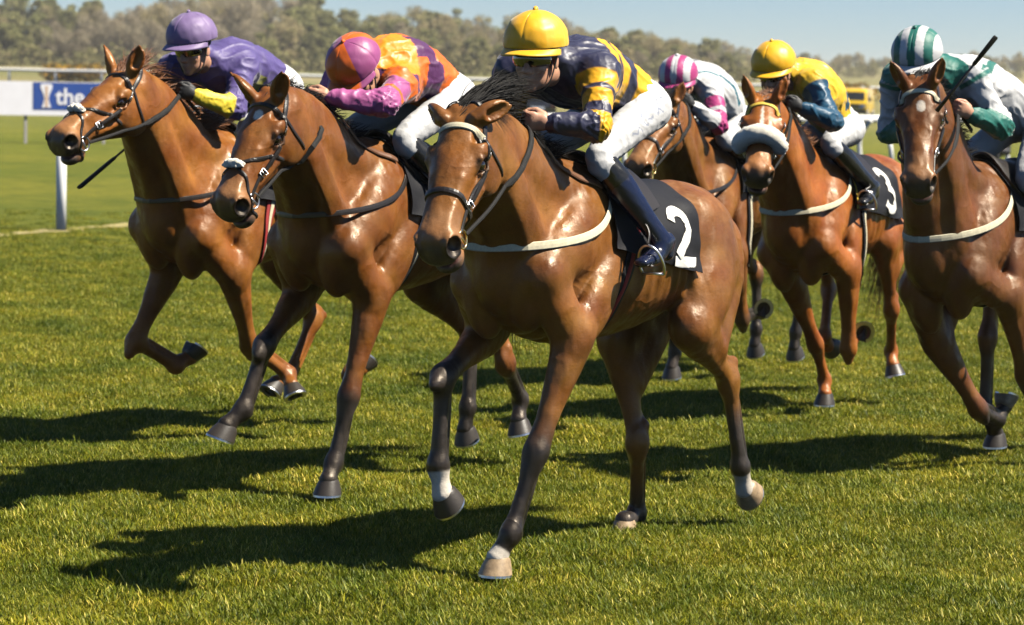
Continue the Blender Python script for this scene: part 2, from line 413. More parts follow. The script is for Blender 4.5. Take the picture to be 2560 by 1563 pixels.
# wood on the skyline
def leafmat(name, rough=.75):
    m = vcol(name, rough, .2, .25, .6, 0)
    nt = m.node_tree; b = nt.nodes["Principled BSDF"]; src = b.inputs["Base Color"].links[0].from_socket
    tr = nd(nt, "ShaderNodeBsdfTranslucent"); nt.links.new(src, tr.inputs[0]); mx = nd(nt, "ShaderNodeMixShader"); mx.inputs[0].default_value = .4
    nt.links.new(b.outputs[0], mx.inputs[1]); nt.links.new(tr.outputs[0], mx.inputs[2]); nt.links.new(mx.outputs[0], nt.nodes["Material Output"].inputs[0]); return m
M_LEAF = leafmat("foliage"); M_BARK = simple("bark", (.16, .125, .095), .9, scale=4, var=.3)
def tree_meshes(seed, kind):
    r = np.random.default_rng(seed); H = 10.0
    mb = MB(); mb.tube([(0, 0, -.4), (.1, 0, 2), (.0, .1, 5), (.1, 0, 8.2)], [.30, .24, .15, .04], 7)
    tips = []
    for i in range(16 if kind != 'green' else 9):
        z0 = r.uniform(1.6, 7); a = r.uniform(0, 6.28); L = r.uniform(1.6, 3.4) * (1 - z0 / 14); d = np.array((math.cos(a), math.sin(a), r.uniform(.5, 1.3)))
        p0 = np.array((.05, .05, z0)); p1 = p0 + d * L * .5; p2 = p0 + d * L + np.array((0, 0, .4)); mb.tube([p0, p1, p2], [.11, .07, .02], 5, cap=False); tips.append(p2)
        if kind != 'green':
            for k in range(3):
                e = nrmz(d + r.normal(size=3) * .6); mb.tube([p1, p1 + e * 1.0, p1 + e * 1.8 + (0, 0, .3)], [.05, .03, .01], 4, cap=False)
    trunk = mb.mesh("trunk"); trunk.materials.append(M_BARK)
    nc = 26; cl = []
    for i in range(nc):
        a = r.uniform(0, 6.28); u = r.uniform(-1, 1); q = r.uniform(.35, 1) ** .5
        cl.append((np.array((2.7 * q * math.cos(a) * math.sqrt(1 - u * u), 2.7 * q * math.sin(a) * math.sqrt(1 - u * u), 5.4 + 4.2 * u * q)), r.uniform(.8, 1.5)))
    pal = {'green': [(.29, .28, .10), (.36, .335, .135), (.24, .24, .09)], 'bare': [(.37, .30, .19), (.41, .345, .22), (.32, .265, .175)], 'bud': [(.41, .335, .165), (.36, .315, .135), (.46, .375, .19)]}[kind]
    per = {'green': 150, 'bare': 120, 'bud': 130}[kind]
    n = nc * per; cc = np.repeat(np.array([c for c, R in cl]), per, 0); RR = np.repeat(np.array([R for c, R in cl]), per)
    base = np.repeat(np.array([np.array(pal[r.integers(3)]) * r.uniform(.8, 1.25) for _ in cl]), per, 0)
    u3 = lambda: (lambda v: v / np.linalg.norm(v, axis=1)[:, None])(r.normal(size=(n, 3)))
    p = cc + u3() * (RR * r.uniform(.55, 1.05, n))[:, None] * np.array((1, 1, .85)); d = u3(); e = np.cross(d, u3()); e /= np.linalg.norm(e, axis=1)[:, None] + 1e-9
    lo, hi = {'green': ((.12, .10), (.24, .20)), 'bare': ((.20, .018), (.5, .045)), 'bud': ((.12, .03), (.34, .09))}[kind]
    if kind != 'green': d = d + np.array((0, 0, .9)); d /= np.linalg.norm(d, axis=1)[:, None]
    d *= r.uniform(lo[0], hi[0], n)[:, None]; e *= r.uniform(lo[1], hi[1], n)[:, None]
    V = np.stack([p - d - e, p + d - e, p + d + e, p - d + e], 1).reshape(-1, 3); F = np.arange(4 * n).reshape(-1, 4); C = np.repeat(base * r.uniform(.8, 1.2, (n, 1)), 4, 0)
    crown = np_mesh("crown", np.array(V), np.array(F), np.array(C)); crown.materials.append(M_LEAF)
    return trunk, crown
TK = {k: [tree_meshes(300 + 10 * i + j, k) for j in range(3)] for i, k in enumerate(('green', 'bare', 'bud'))}
TL = {'green': "leafy olive green tree in the distant wood", 'bare': "leafless grey-brown tree in the distant wood", 'bud': "budding yellow-brown tree in the distant wood"}
def plant_tree(x, y, h, kind, r):
    tm, cm = TK[kind][r.integers(3)]; root = empty("tree", Matrix.Translation((x, y, float(elev(x, y)) - .3)))
    root.rotation_euler = (0, 0, r.uniform(0, 6.28)); sc = h / 10.2; root.scale = (sc * r.uniform(.95, 1.35), sc * r.uniform(.95, 1.35), sc)
    tag(root, TL[kind], "tree", {'green': "leafy trees of the wood", 'bare': "bare trees of the wood", 'bud': "budding trees of the wood"}[kind])
    link("trunk", tm, None, root, False); link("crown", cm, None, root, False)
r = np.random.default_rng(77)
top = lambda x: np.interp(x, [-95, -80, -70, -62, -54, -47, -40, -35, -28, -19, -12, 0, 10, 29], [12.0, 11.6, 11.6, 14.0, 16.0, 15.6, 13.6, 12.2, 10.2, 12.6, 11.2, 11.0, 10.4, 8.4])
for row, (yy, st) in enumerate(((398, 3.8), (414, 4.2), (434, 4.6), (456, 5.0), (480, 5.4))):
    for x in np.arange(-98, 34, st):
        xx = x + r.uniform(-1.4, 1.4); hh = ((1.9 + (top(xx) + .8) * yy / 400) - float(elev(xx, yy))) * r.uniform(.70, 1.0) * (.62, .72, .82, .92, 1.0)[row]
        if xx < -74: kind = 'green' if r.uniform() < .7 else 'bud'
        elif xx < -40: kind = 'bare' if r.uniform() < .85 else 'bud'
        elif xx < -26: kind = 'green' if r.uniform() < .85 else 'bud'
        else: kind = ['bud', 'green', 'bare'][r.choice(3, p=[.5, .3, .2])]
        plant_tree(xx, yy + r.uniform(-6, 6), hh, kind, r)
ridge = lambda x: np.interp(x, [20, 50, 70, 84, 110, 140, 170], [13.5, 12.6, 11.2, 9.2, 9.4, 10.6, 10.4])
for row, dy in enumerate((0, 25, 55, 90)):
    for x in np.arange(14, 176, 5.0):
        xx = x + r.uniform(-2, 2); yy = np.interp(xx, [20, 50, 170], [560, 660, 720]) + dy + r.uniform(-7, 7)
        plant_tree(xx, yy, max(4.5, ((1.9 + (ridge(xx) + .5) * yy / 690) - float(elev(xx, yy)))) * r.uniform(.75, 1.03) * (.65, .75, .9, 1.0)[row], ['bud', 'green', 'bare'][r.choice(3, p=[.5, .35, .15])], r)
# undergrowth along the edge of the wood
def mass(name, label, pts, rad, pal, n, seed, mat, cat, size=(.15, .35)):
    r = np.random.default_rng(seed); pts = np.array(pts); p0 = pts[r.integers(0, len(pts), n)]
    u3 = lambda: (lambda v: v / np.linalg.norm(v, axis=1)[:, None])(r.normal(size=(n, 3)))
    p = p0 + u3() * np.array(rad) * r.uniform(.4, 1, (n, 1)) ** .5; p[:, 2] = np.maximum(p[:, 2], p0[:, 2] - rad[2] * .9)
    d = u3(); e = np.cross(d, u3()); e /= np.linalg.norm(e, axis=1)[:, None] + 1e-9; s1 = r.uniform(*size, (n, 1)); d = d * s1; e = e * s1 * r.uniform(.4, .9, (n, 1))
    V = np.stack([p - d - e, p + d - e, p + d + e, p - d + e], 1).reshape(-1, 3); F = np.arange(4 * n).reshape(-1, 4); C = np.repeat(np.array(pal)[r.integers(0, len(pal), n)] * r.uniform(.8, 1.2, (n, 1)), 4, 0)
    return tag(link(name, np_mesh(name, np.array(V), np.array(F), np.array(C)), mat, None, False), label, cat, kind="stuff")
up = [(x + r.uniform(-2, 2), 390 + r.uniform(-7, 4), float(elev(x, 388)) + r.uniform(-.4, 2.6) * r.uniform(.3, 1)) for x in np.arange(-100, 36, .8)] + [(x + r.uniform(-2, 2), np.interp(x, [20, 50, 170], [548, 648, 706]) + r.uniform(-8, 4), float(elev(x, 650)) + r.uniform(0, 3.0)) for x in np.arange(14, 172, 1.0)]
mass("undergrowth", "low scrub along the foot of the distant wood", up, (1.8, 1.6, 2.2), [(.28, .255, .10), (.33, .28, .13), (.24, .225, .08)], 26000, 5, M_LEAF, "scrub", (.14, .34))
def gorse(x, y, w, h, seed, label):
    pts = [(x + dx, y + dy, float(elev(x, y)) + h * .45) for dx, dy in ((-.5 * w, 0), (0, .2), (.5 * w, -.1), (.25 * w, .1), (-.25 * w, .3))]
    r = np.random.default_rng(seed); V, F, C = [], [], []
    for i in range(1500):
        p0 = pts[r.integers(5)]; p = np.array(p0) + nrmz(r.normal(size=3)) * np.array((w * .33, w * .25, h * .5)) * r.uniform(.5, 1.0); d = nrmz(r.normal(size=3)); e = nrmz(np.cross(d, r.normal(size=3))); s1 = r.uniform(.06, .14); b0 = len(V)
        V += [p - d * s1 - e * s1, p + d * s1 - e * s1, p + d * s1 + e * s1, p - d * s1 + e * s1]; F.append((b0, b0 + 1, b0 + 2, b0 + 3)); C += [np.array([(.50, .27, .02), (.60, .36, .03), (.10, .11, .03), (.36, .19, .03)][r.integers(4)]) * r.uniform(.8, 1.2)] * 4
    tag(link("gorse_bush", np_mesh("gorse_bush", np.array(V), np.array(F), np.array(C)), M_LEAF, None, False), label, "bush", "flowering gorse bushes")
gorse(-42.5, 250, 4.0, 1.9, 1, "orange flowering gorse bush at the far left behind the distant rail")
gorse(24.5, 205, 5.0, 1.9, 2, "orange flowering gorse between the two riders in yellow and striped caps")
gorse(39.0, 178, 4.6, 2.0, 3, "orange flowering gorse at the right edge behind the rail")

# ------------------------------------------------------------------ implicit-surface modelling for bodies and clothes
class Sdf:
    def __init__(s): s.ops = []; s.o = np.zeros(3); s.R = np.eye(3); s.sc = np.ones(3)
    def frame(s, o=None, R=None, sc=None):
        s.sc = np.ones(3) if sc is None else np.asarray(sc, float)
        s.o = np.zeros(3) if o is None else np.asarray(o, float); s.R = np.eye(3) if R is None else np.asarray(R, float); return s
    def P(s, p): return s.o + s.R @ (np.asarray(p, float) * s.sc)
    def seg(s, p0, p1, r0, r1=None, side=(0, 1, 0), k=.03, mode='+', cap=1.0):
        """tapered capsule with elliptic section; r=(half-width along side, half-height across)"""
        p0 = s.P(p0); p1 = s.P(p1); side = s.R @ np.asarray(side, float)
        r0 = np.broadcast_to(np.asarray(r0, float), (2,)); r1 = r0 if r1 is None else np.broadcast_to(np.asarray(r1, float), (2,)); r0 = r0 * s.sc[1:]; r1 = r1 * s.sc[1:]
        w = p1 - p0; L = np.linalg.norm(w); w = w / L if L > 1e-9 else np.array([0, 0, 1.])
        u = side - w * (side @ w); lu = np.linalg.norm(u)
        if lu < 1e-5: u = np.cross(w, (1, 0.1, 0)); lu = np.linalg.norm(u)
        u /= lu; v = np.cross(w, u)
        c0 = min(r0) * cap; c1 = min(r1) * cap
        rm = max(r0.max(), r1.max(), c0, c1)
        s.ops.append((mode, k, (p0, w, L, u, v, r0[0], r0[1], c0, r1[0], r1[1], c1), np.minimum(p0, p1) - rm, np.maximum(p0, p1) + rm))
    def chain(s, pts, rads, side=(0, 1, 0), k=.03, n=1, mode='+'):
        pts = np.asarray(pts, float); rads = np.array([np.broadcast_to(np.asarray(r, float), (2,)) for r in rads])
        if n > 1:
            q = catmull(np.concatenate([pts, rads], 1), n); pts = q[:, :3]; rads = q[:, 3:]
        m = len(s.ops)
        for i in range(len(pts) - 1): s.seg(pts[i], pts[i + 1], rads[i], rads[i + 1], side, k, mode)
        sub = s.ops[m:]; del s.ops[m:]
        s.ops.append((mode, k, sub, np.min([o[3] for o in sub], 0), np.max([o[4] for o in sub], 0)))
    def ell(s, c, r, ax=None, k=.03, mode='+'):
        c = s.P(c); A = s.R if ax is None else s.R @ np.asarray(ax, float)   # columns = axes
        r = np.broadcast_to(np.asarray(r, float), (3,)) * s.sc
        ext = np.sqrt(((A * r) ** 2).sum(1))
        s.ops.append((mode, k, (c, A[:, 0], 0.0, A[:, 1], A[:, 2], r[1], r[2], r[0], r[1], r[2], r[0]), c - ext, c + ext))
    def blob(s, p0, p1, r, side=(0, 1, 0), k=.03, mode='+'):
        """ellipsoid stretched between p0 and p1; r=(side, across)"""
        p0 = s.P(p0); p1 = s.P(p1); w = nrmz(p1 - p0); sd = s.R @ np.asarray(side, float)
        u = nrmz(sd - w * (sd @ w)); v = np.cross(w, u); o, R = s.o, s.R; s.frame()
        s.ell((p0 + p1) / 2, (np.linalg.norm(p1 - p0) / 2, r[0], r[1]), np.stack([w, u, v], 1), k, mode); s.frame(o, R)
    @staticmethod
    def ev(pr, X, Y, Z):
        p0, w, L, u, v, a0, b0, c0, a1, b1, c1 = pr
        f = np.float32
        X = X - f(p0[0]); Y = Y - f(p0[1]); Z = Z - f(p0[2])
        sx = X * f(w[0]) + Y * f(w[1]) + Z * f(w[2])
        x = X * f(u[0]) + Y * f(u[1]) + Z * f(u[2]); y = X * f(v[0]) + Y * f(v[1]) + Z * f(v[2])
        if L > 0:
            t = np.clip(sx / f(L), 0, 1); sx = sx - t * f(L)
            a = f(a0) + f(a1 - a0) * t; b = f(b0) + f(b1 - b0) * t; c = f(c0) + f(c1 - c0) * t
        else: a, b, c = f(a0), f(b0), f(c0)
        x = x / a; y = y / b; sx = sx / c
        k0 = np.sqrt(x * x + y * y + sx * sx)
        x = x / a; y = y / b; sx = sx / c
        k1 = np.sqrt(x * x + y * y + sx * sx) + f(1e-6)
        return k0 * (k0 - f(1)) / k1
    def grid(s, h, pad=.02):
        lo = np.min([o[3] for o in s.ops if o[0] == '+'], 0) - pad; hi = np.max([o[4] for o in s.ops if o[0] == '+'], 0) + pad
        n = np.ceil((hi - lo) / h).astype(int) + 1
        D = np.full(n, .5, np.float32); s.lo, s.h, s.D = lo, h, D
        ax = [np.float32(lo[i]) + np.float32(h) * np.arange(n[i], dtype=np.float32) for i in range(3)]
        for mode, k, pr, blo, bhi in s.ops:
            m = k + 3 * h + .015
            i0 = np.maximum(((blo - m - lo) / h).astype(int), 0); i1 = np.minimum(((bhi + m - lo) / h).astype(int) + 2, n)
            if (i1 <= i0).any(): continue
            sl = tuple(slice(i0[i], i1[i]) for i in range(3)); g = D[sl]
            if isinstance(pr, list):
                d = np.full(g.shape, .5, np.float32)
                for _, _, q, qlo, qhi in pr:
                    j0 = np.maximum(((qlo - m - lo) / h).astype(int), i0); j1 = np.minimum(((qhi + m - lo) / h).astype(int) + 2, i1)
                    if (j1 <= j0).any(): continue
                    e = d[tuple(slice(j0[i] - i0[i], j1[i] - i0[i]) for i in range(3))]
                    np.minimum(e, s.ev(q, ax[0][j0[0]:j1[0]][:, None, None], ax[1][j0[1]:j1[1]][None, :, None], ax[2][j0[2]:j1[2]][None, None, :]), out=e)
            else:
                d = s.ev(pr, ax[0][sl[0]][:, None, None], ax[1][sl[1]][None, :, None], ax[2][sl[2]][None, None, :])
            if mode == '-': d = -d; hh = np.clip(.5 - .5 * (g - d) / k, 0, 1); D[sl] = g + (d - g) * hh + k * hh * (1 - hh)
            else: hh = np.clip(.5 + .5 * (g - d) / k, 0, 1); D[sl] = g + (d - g) * hh - k * hh * (1 - hh)
        return s
    def sample(s, P):
        q = (np.asarray(P, float) - s.lo) / s.h
        q = np.clip(q, 0, np.array(s.D.shape) - 1.001); i = q.astype(int); f = q - i
        D = s.D; x, y, z = i.T; fx, fy, fz = f.T
        c = (D[x, y, z] * (1 - fx) + D[x + 1, y, z] * fx) * (1 - fy) + (D[x, y + 1, z] * (1 - fx) + D[x + 1, y + 1, z] * fx) * fy
        e = (D[x, y, z + 1] * (1 - fx) + D[x + 1, y, z + 1] * fx) * (1 - fy) + (D[x, y + 1, z + 1] * (1 - fx) + D[x + 1, y + 1, z + 1] * fx) * fy
        return c * (1 - fz) + e * fz
    def normal(s, P, e=None):
        e = e or 1.5 * s.h; P = np.asarray(P, float); G = np.empty_like(P)
        for i in range(3):
            d = np.zeros(3); d[i] = e; G[:, i] = s.sample(P + d) - s.sample(P - d)
        return G / (np.linalg.norm(G, axis=1)[:, None] + 1e-9)
    def cast(s, O, Dr, tmax=.7, off=0.0, outer=True, steps=180):
        """from inside points O along directions Dr to the outermost (or first) surface crossing"""
        O = np.asarray(O, float); Dr = np.asarray(Dr, float); Dr = Dr / np.linalg.norm(Dr, axis=1)[:, None]
        T = np.linspace(0, tmax, steps)
        V = np.stack([s.sample(O + Dr * t) for t in T], 1); ins = V < 0
        if outer:
            last = steps - 1 - np.argmax(ins[:, ::-1], 1)
        else:
            last = np.argmax(~ins, 1) - 1
        last = np.clip(last, 0, steps - 2); r = np.arange(len(O))
        a, b = V[r, last], V[r, last + 1]; f = np.clip(a / (a - b + 1e-9), 0, 1)
        t = T[last] + f * (T[1] - T[0]); P = O + Dr * t[:, None]; N = s.normal(P)
        return P + N * off, N
    def snap(s, P, off=0.0, it=6):
        P = np.array(P, float)
        for _ in range(it):
            N = s.normal(P); P -= N * np.clip(s.sample(P) - off, -.03, .03)[:, None]
        return P, s.normal(P)
    def mesh(s, h=None, relax=1):
        if h is not None: s.grid(h)
        D, h = s.D, s.h; ins = D < 0; n = np.array(D.shape)
        c = np.zeros(n - 1, np.uint8)
        for a in (0, 1):
            for b in (0, 1):
                for e in (0, 1): c += ins[a:n[0] - 1 + a, b:n[1] - 1 + b, e:n[2] - 1 + e]
        act = (c > 0) & (c < 8); del c
        I, J, K = np.nonzero(act); N = len(I)
        idx = np.full(n - 1, -1, np.int32); idx[I, J, K] = np.arange(N)
        acc = np.zeros((N, 3)); cnt = np.zeros(N)
        cor = [(a, b, e) for a in (0, 1) for b in (0, 1) for e in (0, 1)]
        val = {q: D[I + q[0], J + q[1], K + q[2]] for q in cor}
        for q in cor:
            for ax in range(3):
                if q[ax]: continue
                q2 = list(q); q2[ax] = 1; q2 = tuple(q2)
                v0, v1 = val[q], val[q2]; cr = (v0 < 0) != (v1 < 0)
                t = np.where(cr, v0 / (v0 - v1 + 1e-12), 0)
                p = np.tile(np.array(q, float), (N, 1)); p[:, ax] = t
                acc += p * cr[:, None]; cnt += cr
        V = s.lo + h * (np.stack([I, J, K], 1) + acc / cnt[:, None])
        F = []
        for ax in range(3):
            o1, o2 = [(1, 2), (2, 0), (0, 1)][ax]
            sl0 = [slice(1, n[i] - 1) for i in range(3)]; sl0[ax] = slice(0, n[ax] - 1); sl1 = list(sl0); sl1[ax] = slice(1, n[ax])
            A = ins[tuple(sl0)]; B = ins[tuple(sl1)]
            for flip, msk in ((False, A & ~B), (True, ~A & B)):
                e = np.stack(np.nonzero(msk), 1)
                if not len(e): continue
                e = e + np.array([0 if i == ax else 1 for i in range(3)])
                def cell(d1, d2):
                    g = e.copy(); g[:, o1] -= d1; g[:, o2] -= d2; return idx[g[:, 0], g[:, 1], g[:, 2]]
                q = np.stack([cell(1, 1), cell(0, 1), cell(0, 0), cell(1, 0)], 1)
                F.append(q[:, ::-1] if flip else q)
        F = np.concatenate(F); F = F[(F >= 0).all(1)]
        for _ in range(relax):      # even out the net, then pull back to the surface
            i0 = F.ravel(); i1 = np.roll(F, -1, 1).ravel(); i2 = np.roll(F, 1, 1).ravel()
            W = 2.0 * np.bincount(i0, minlength=N); S = np.stack([np.bincount(i0, V[i1, c] + V[i2, c], minlength=N) for c in range(3)], 1)
            V = .4 * V + .6 * S / np.maximum(W, 1)[:, None]
            V -= s.normal(V, h) * np.clip(s.sample(V), -h, h)[:, None]
        return V, F

def polyline_param(V, pts):
    """nearest point on a polyline: (arc parameter in segments, distance)"""
    pts = np.asarray(pts, float); best = np.full(len(V), 1e9); par = np.zeros(len(V))
    for i in range(len(pts) - 1):
        w = pts[i + 1] - pts[i]; L2 = w @ w + 1e-12
        t = np.clip(((V - pts[i]) @ w) / L2, 0, 1); d = np.linalg.norm(V - pts[i] - t[:, None] * w, axis=1)
        m = d < best; best[m] = d[m]; par[m] = i + t[m]
    return par, best

# ------------------------------------------------------------------ vehicles and a bystander behind the rail
M_YPAINT = simple("yellow_paint", (.80, .50, .01), .25, scale=5, var=.04, bmp=0, coat=.6); M_DPAINT = simple("dark_car_paint", (.012, .014, .02), .25, scale=5, bmp=0, coat=.6)
M_GLASS = simple("tinted_glass", (.015, .018, .02), .08, bmp=0); M_PLASTIC = simple("black_plastic", (.02, .02, .022), .55); M_LAMP = simple("headlamp", (.75, .76, .78), .15, bmp=0)
M_TYRE = simple("tyre", (.018, .018, .018), .8); M_DARKCLOTH = simple("dark_cloth", (.014, .014, .018), .8, scale=20)
def loft(mb, rows):
    mb.grid(np.array(rows)); return mb
def van():
    T = Matrix.Translation((21.35, 166, 0)) @ Matrix.Rotation(math.radians(-14), 4, 'Z'); root = empty("van", T); tag(root, "yellow van parked beyond the rail between two riders", "van")
    w = .93; prof = [(-.02, .35), (-.04, .62), (.0, .95), (.10, 1.06), (.62, 1.72), (.85, 1.86), (1.3, 1.92), (4.3, 1.94), (4.55, 1.85), (4.6, .4)]   # (y back, z)
    def side(x, inset): return [(x * (1 - inset * max(0, z - 1.0)), y, z) for y, z in prof]
    mb = MB(); xs_ = np.linspace(-w, w, 9); rows = []
    for x in xs_:
        c = 1 - (abs(x) / w) ** 6 * .04; rows.append([(x * (1 - .10 * max(0, z - 1.0)), y + .10 * (abs(x) / w) ** 3 * (y < 1), z * c if z > 1.7 else z) for y, z in prof])
    mb.grid(np.array(rows))
    for k in (0, -1):
        R = rows[k]; n = len(R); cx = R[0][0]; c = (R[3][0], 2.3, 1.0); mb.add(list(R) + [c], [(n, i, i + 1) for i in range(n - 1)] + [(n, n - 1, 0)])
    mb.build("body", M_YPAINT, root, False)
    nn = nrmz((0, -.66, .52)); g = MB(); P = []
    for u in np.linspace(-.80, .80, 7): P.append([(u * (1 - .10 * (z - 1)) , y - .014 + .03 * abs(u) ** 3, z + .012) for y, z in ((.16, 1.13), (.38, 1.42), (.58, 1.66))])
    g.grid(np.array(P)); g.build("windscreen", M_GLASS, root)
    for sx in (1, -1):
        d = MB(); d.add([(sx * .945, .75, 1.10), (sx * .945, 1.55, 1.10), (sx * .885, 1.5, 1.66), (sx * .895, .98, 1.60)], [(0, 1, 2, 3)]); d.build("side_window", M_GLASS, root, False)
        h = MB(); h.box((sx * .66, -.02, .78), (.34, .06, .20)); h.build("headlight", M_LAMP, root, False)
        for yy in (.85, 3.7):
            t = MB(); t.tube([(sx * .82, yy, .33), (sx * .95, yy, .33)], .33, 18); wh = t.build("wheel", M_TYRE, root)
            q = MB(); q.tube([(sx * .94, yy, .33), (sx * .965, yy, .33)], .19, 14); q.build("rim", M_LAMP, wh)
        m_ = MB(); m_.box((sx * 1.06, .72, 1.20), (.18, .08, .22)); m_.build("mirror", M_PLASTIC, root, False)
    b = MB(); b.box((0, -.03, .42), (1.84, .14, .26)); b.build("bumper", M_PLASTIC, root, False)
    b = MB(); b.box((0, -.03, .78), (.9, .05, .16)); b.build("grille", M_PLASTIC, root, False)
van()
def car():
    T = Matrix.Translation((.95, 118, 0)) @ Matrix.Rotation(math.radians(8), 4, 'Z'); root = empty("car", T); tag(root, "dark car parked behind the rail below the leading rider's chest", "car")
    prof = [(0, .32), (-.02, .75), (.06, .98), (.34, 1.40), (.8, 1.46), (2.2, 1.44), (2.9, 1.02), (4.0, .88), (4.15, .40)]
    rows = [[(x * (1 - .16 * max(0, z - .95)), y + .06 * (abs(x) / .88) ** 4, z) for y, z in prof] for x in np.linspace(-.88, .88, 9)]
    mb = MB(); mb.grid(np.array(rows))
    for k in (0, -1):
        R = rows[k]; n = len(R); mb.add(list(R) + [(R[0][0], 2.0, .7)], [(n, i, i + 1) for i in range(n - 1)] + [(n, n - 1, 0)])
    mb.build("body", M_DPAINT, root, False)
    g = MB(); g.grid(np.array([[(u, .10, 1.05), (u * .95, .30, 1.36)] for u in np.linspace(-.7, .7, 5)]) + np.array((0, -.03, .01))); g.build("rear_window", M_GLASS, root)
    p = MB(); p.box((0, -.045, .70), (.62, .03, .14)); p.build("number_plate", M_LAMP, root, False)
    p = MB(); p.box((0, -.05, .45), (1.74, .12, .22)); p.build("bumper", M_PLASTIC, root, False)
    for sx in (1, -1):
        l = MB(); l.box((sx * .72, -.02, .82), (.22, .05, .20)); l.build("tail_light", simple("dark_lamp", (.06, .01, .01), .2), root, False)
        for yy in (.8, 3.3):
            t = MB(); t.tube([(sx * .72, yy, .31), (sx * .87, yy, .31)], .31, 16); t.build("wheel", M_TYRE, root)
car()
def bystander():
    root = empty("person", Matrix.Translation((11.95, 63.6, -.02)) @ Matrix.Rotation(math.radians(200), 4, 'Z'))
    tag(root, "dark-clothed person crouching behind the rail at the right edge", "person")
    s = Sdf(); s.ell((0.03, 0, 1.28), (.095, .078, .115), k=.02); s.ell((.10, 0, 1.24), (.03, .03, .05), k=.03); s.seg((0, 0, 1.1), (.02, 0, 1.22), .055, k=.03)
    s.chain([(0, 0, .48), (-.02, 0, .75), (0, 0, 1.06)], [(.16, .12), (.16, .12), (.19, .11)], k=.04, n=3)
    for y in (1, -1):
        s.chain([(0, .19 * y, 1.04), (.14, .24 * y, .82), (.32, .08 * y, .98)], [.06, .05, .035], k=.03); s.ell((.36, .06 * y, 1.0), (.05, .03, .045), k=.015)
        s.chain([(0, .1 * y, .45), (.34, .16 * y, .50 if y > 0 else .2), (.26 if y > 0 else .0, .16 * y, .08)], [.09, .065, .05], k=.04); s.seg((.2 if y > 0 else -.1, .16 * y, .05), (.38 if y > 0 else .06, .16 * y, .04), .04, k=.03)
    V, F = s.grid(.02).mesh(); c = np.tile((.014, .014, .018), (len(V), 1)); c[(V[:, 2] > 1.15) & (V[:, 0] > .03)] = (.5, .27, .18); c[(V[:, 2] > 1.27)] = (.012, .01, .009); c[(V[:, 0] > .31) & (V[:, 2] > .9)] = (.5, .27, .18)
    link("body", np_mesh("bystander_body", V, F, c), vcol("bystander", .7), root)
bystander()

# ------------------------------------------------------------------ horses
HOOF_A = math.radians(50)
HS = np.array((.965, 1.18, 1.12))     # head breadth and depth

def head_basis(J, hl=(0, 1, 0)):
    X = nrmz(np.array(J['nose']) - np.array(J['poll'])); Y = np.array(hl, float); Y = nrmz(Y - X * (X @ Y)); return np.stack([X, Y, np.cross(X, Y)], 1)

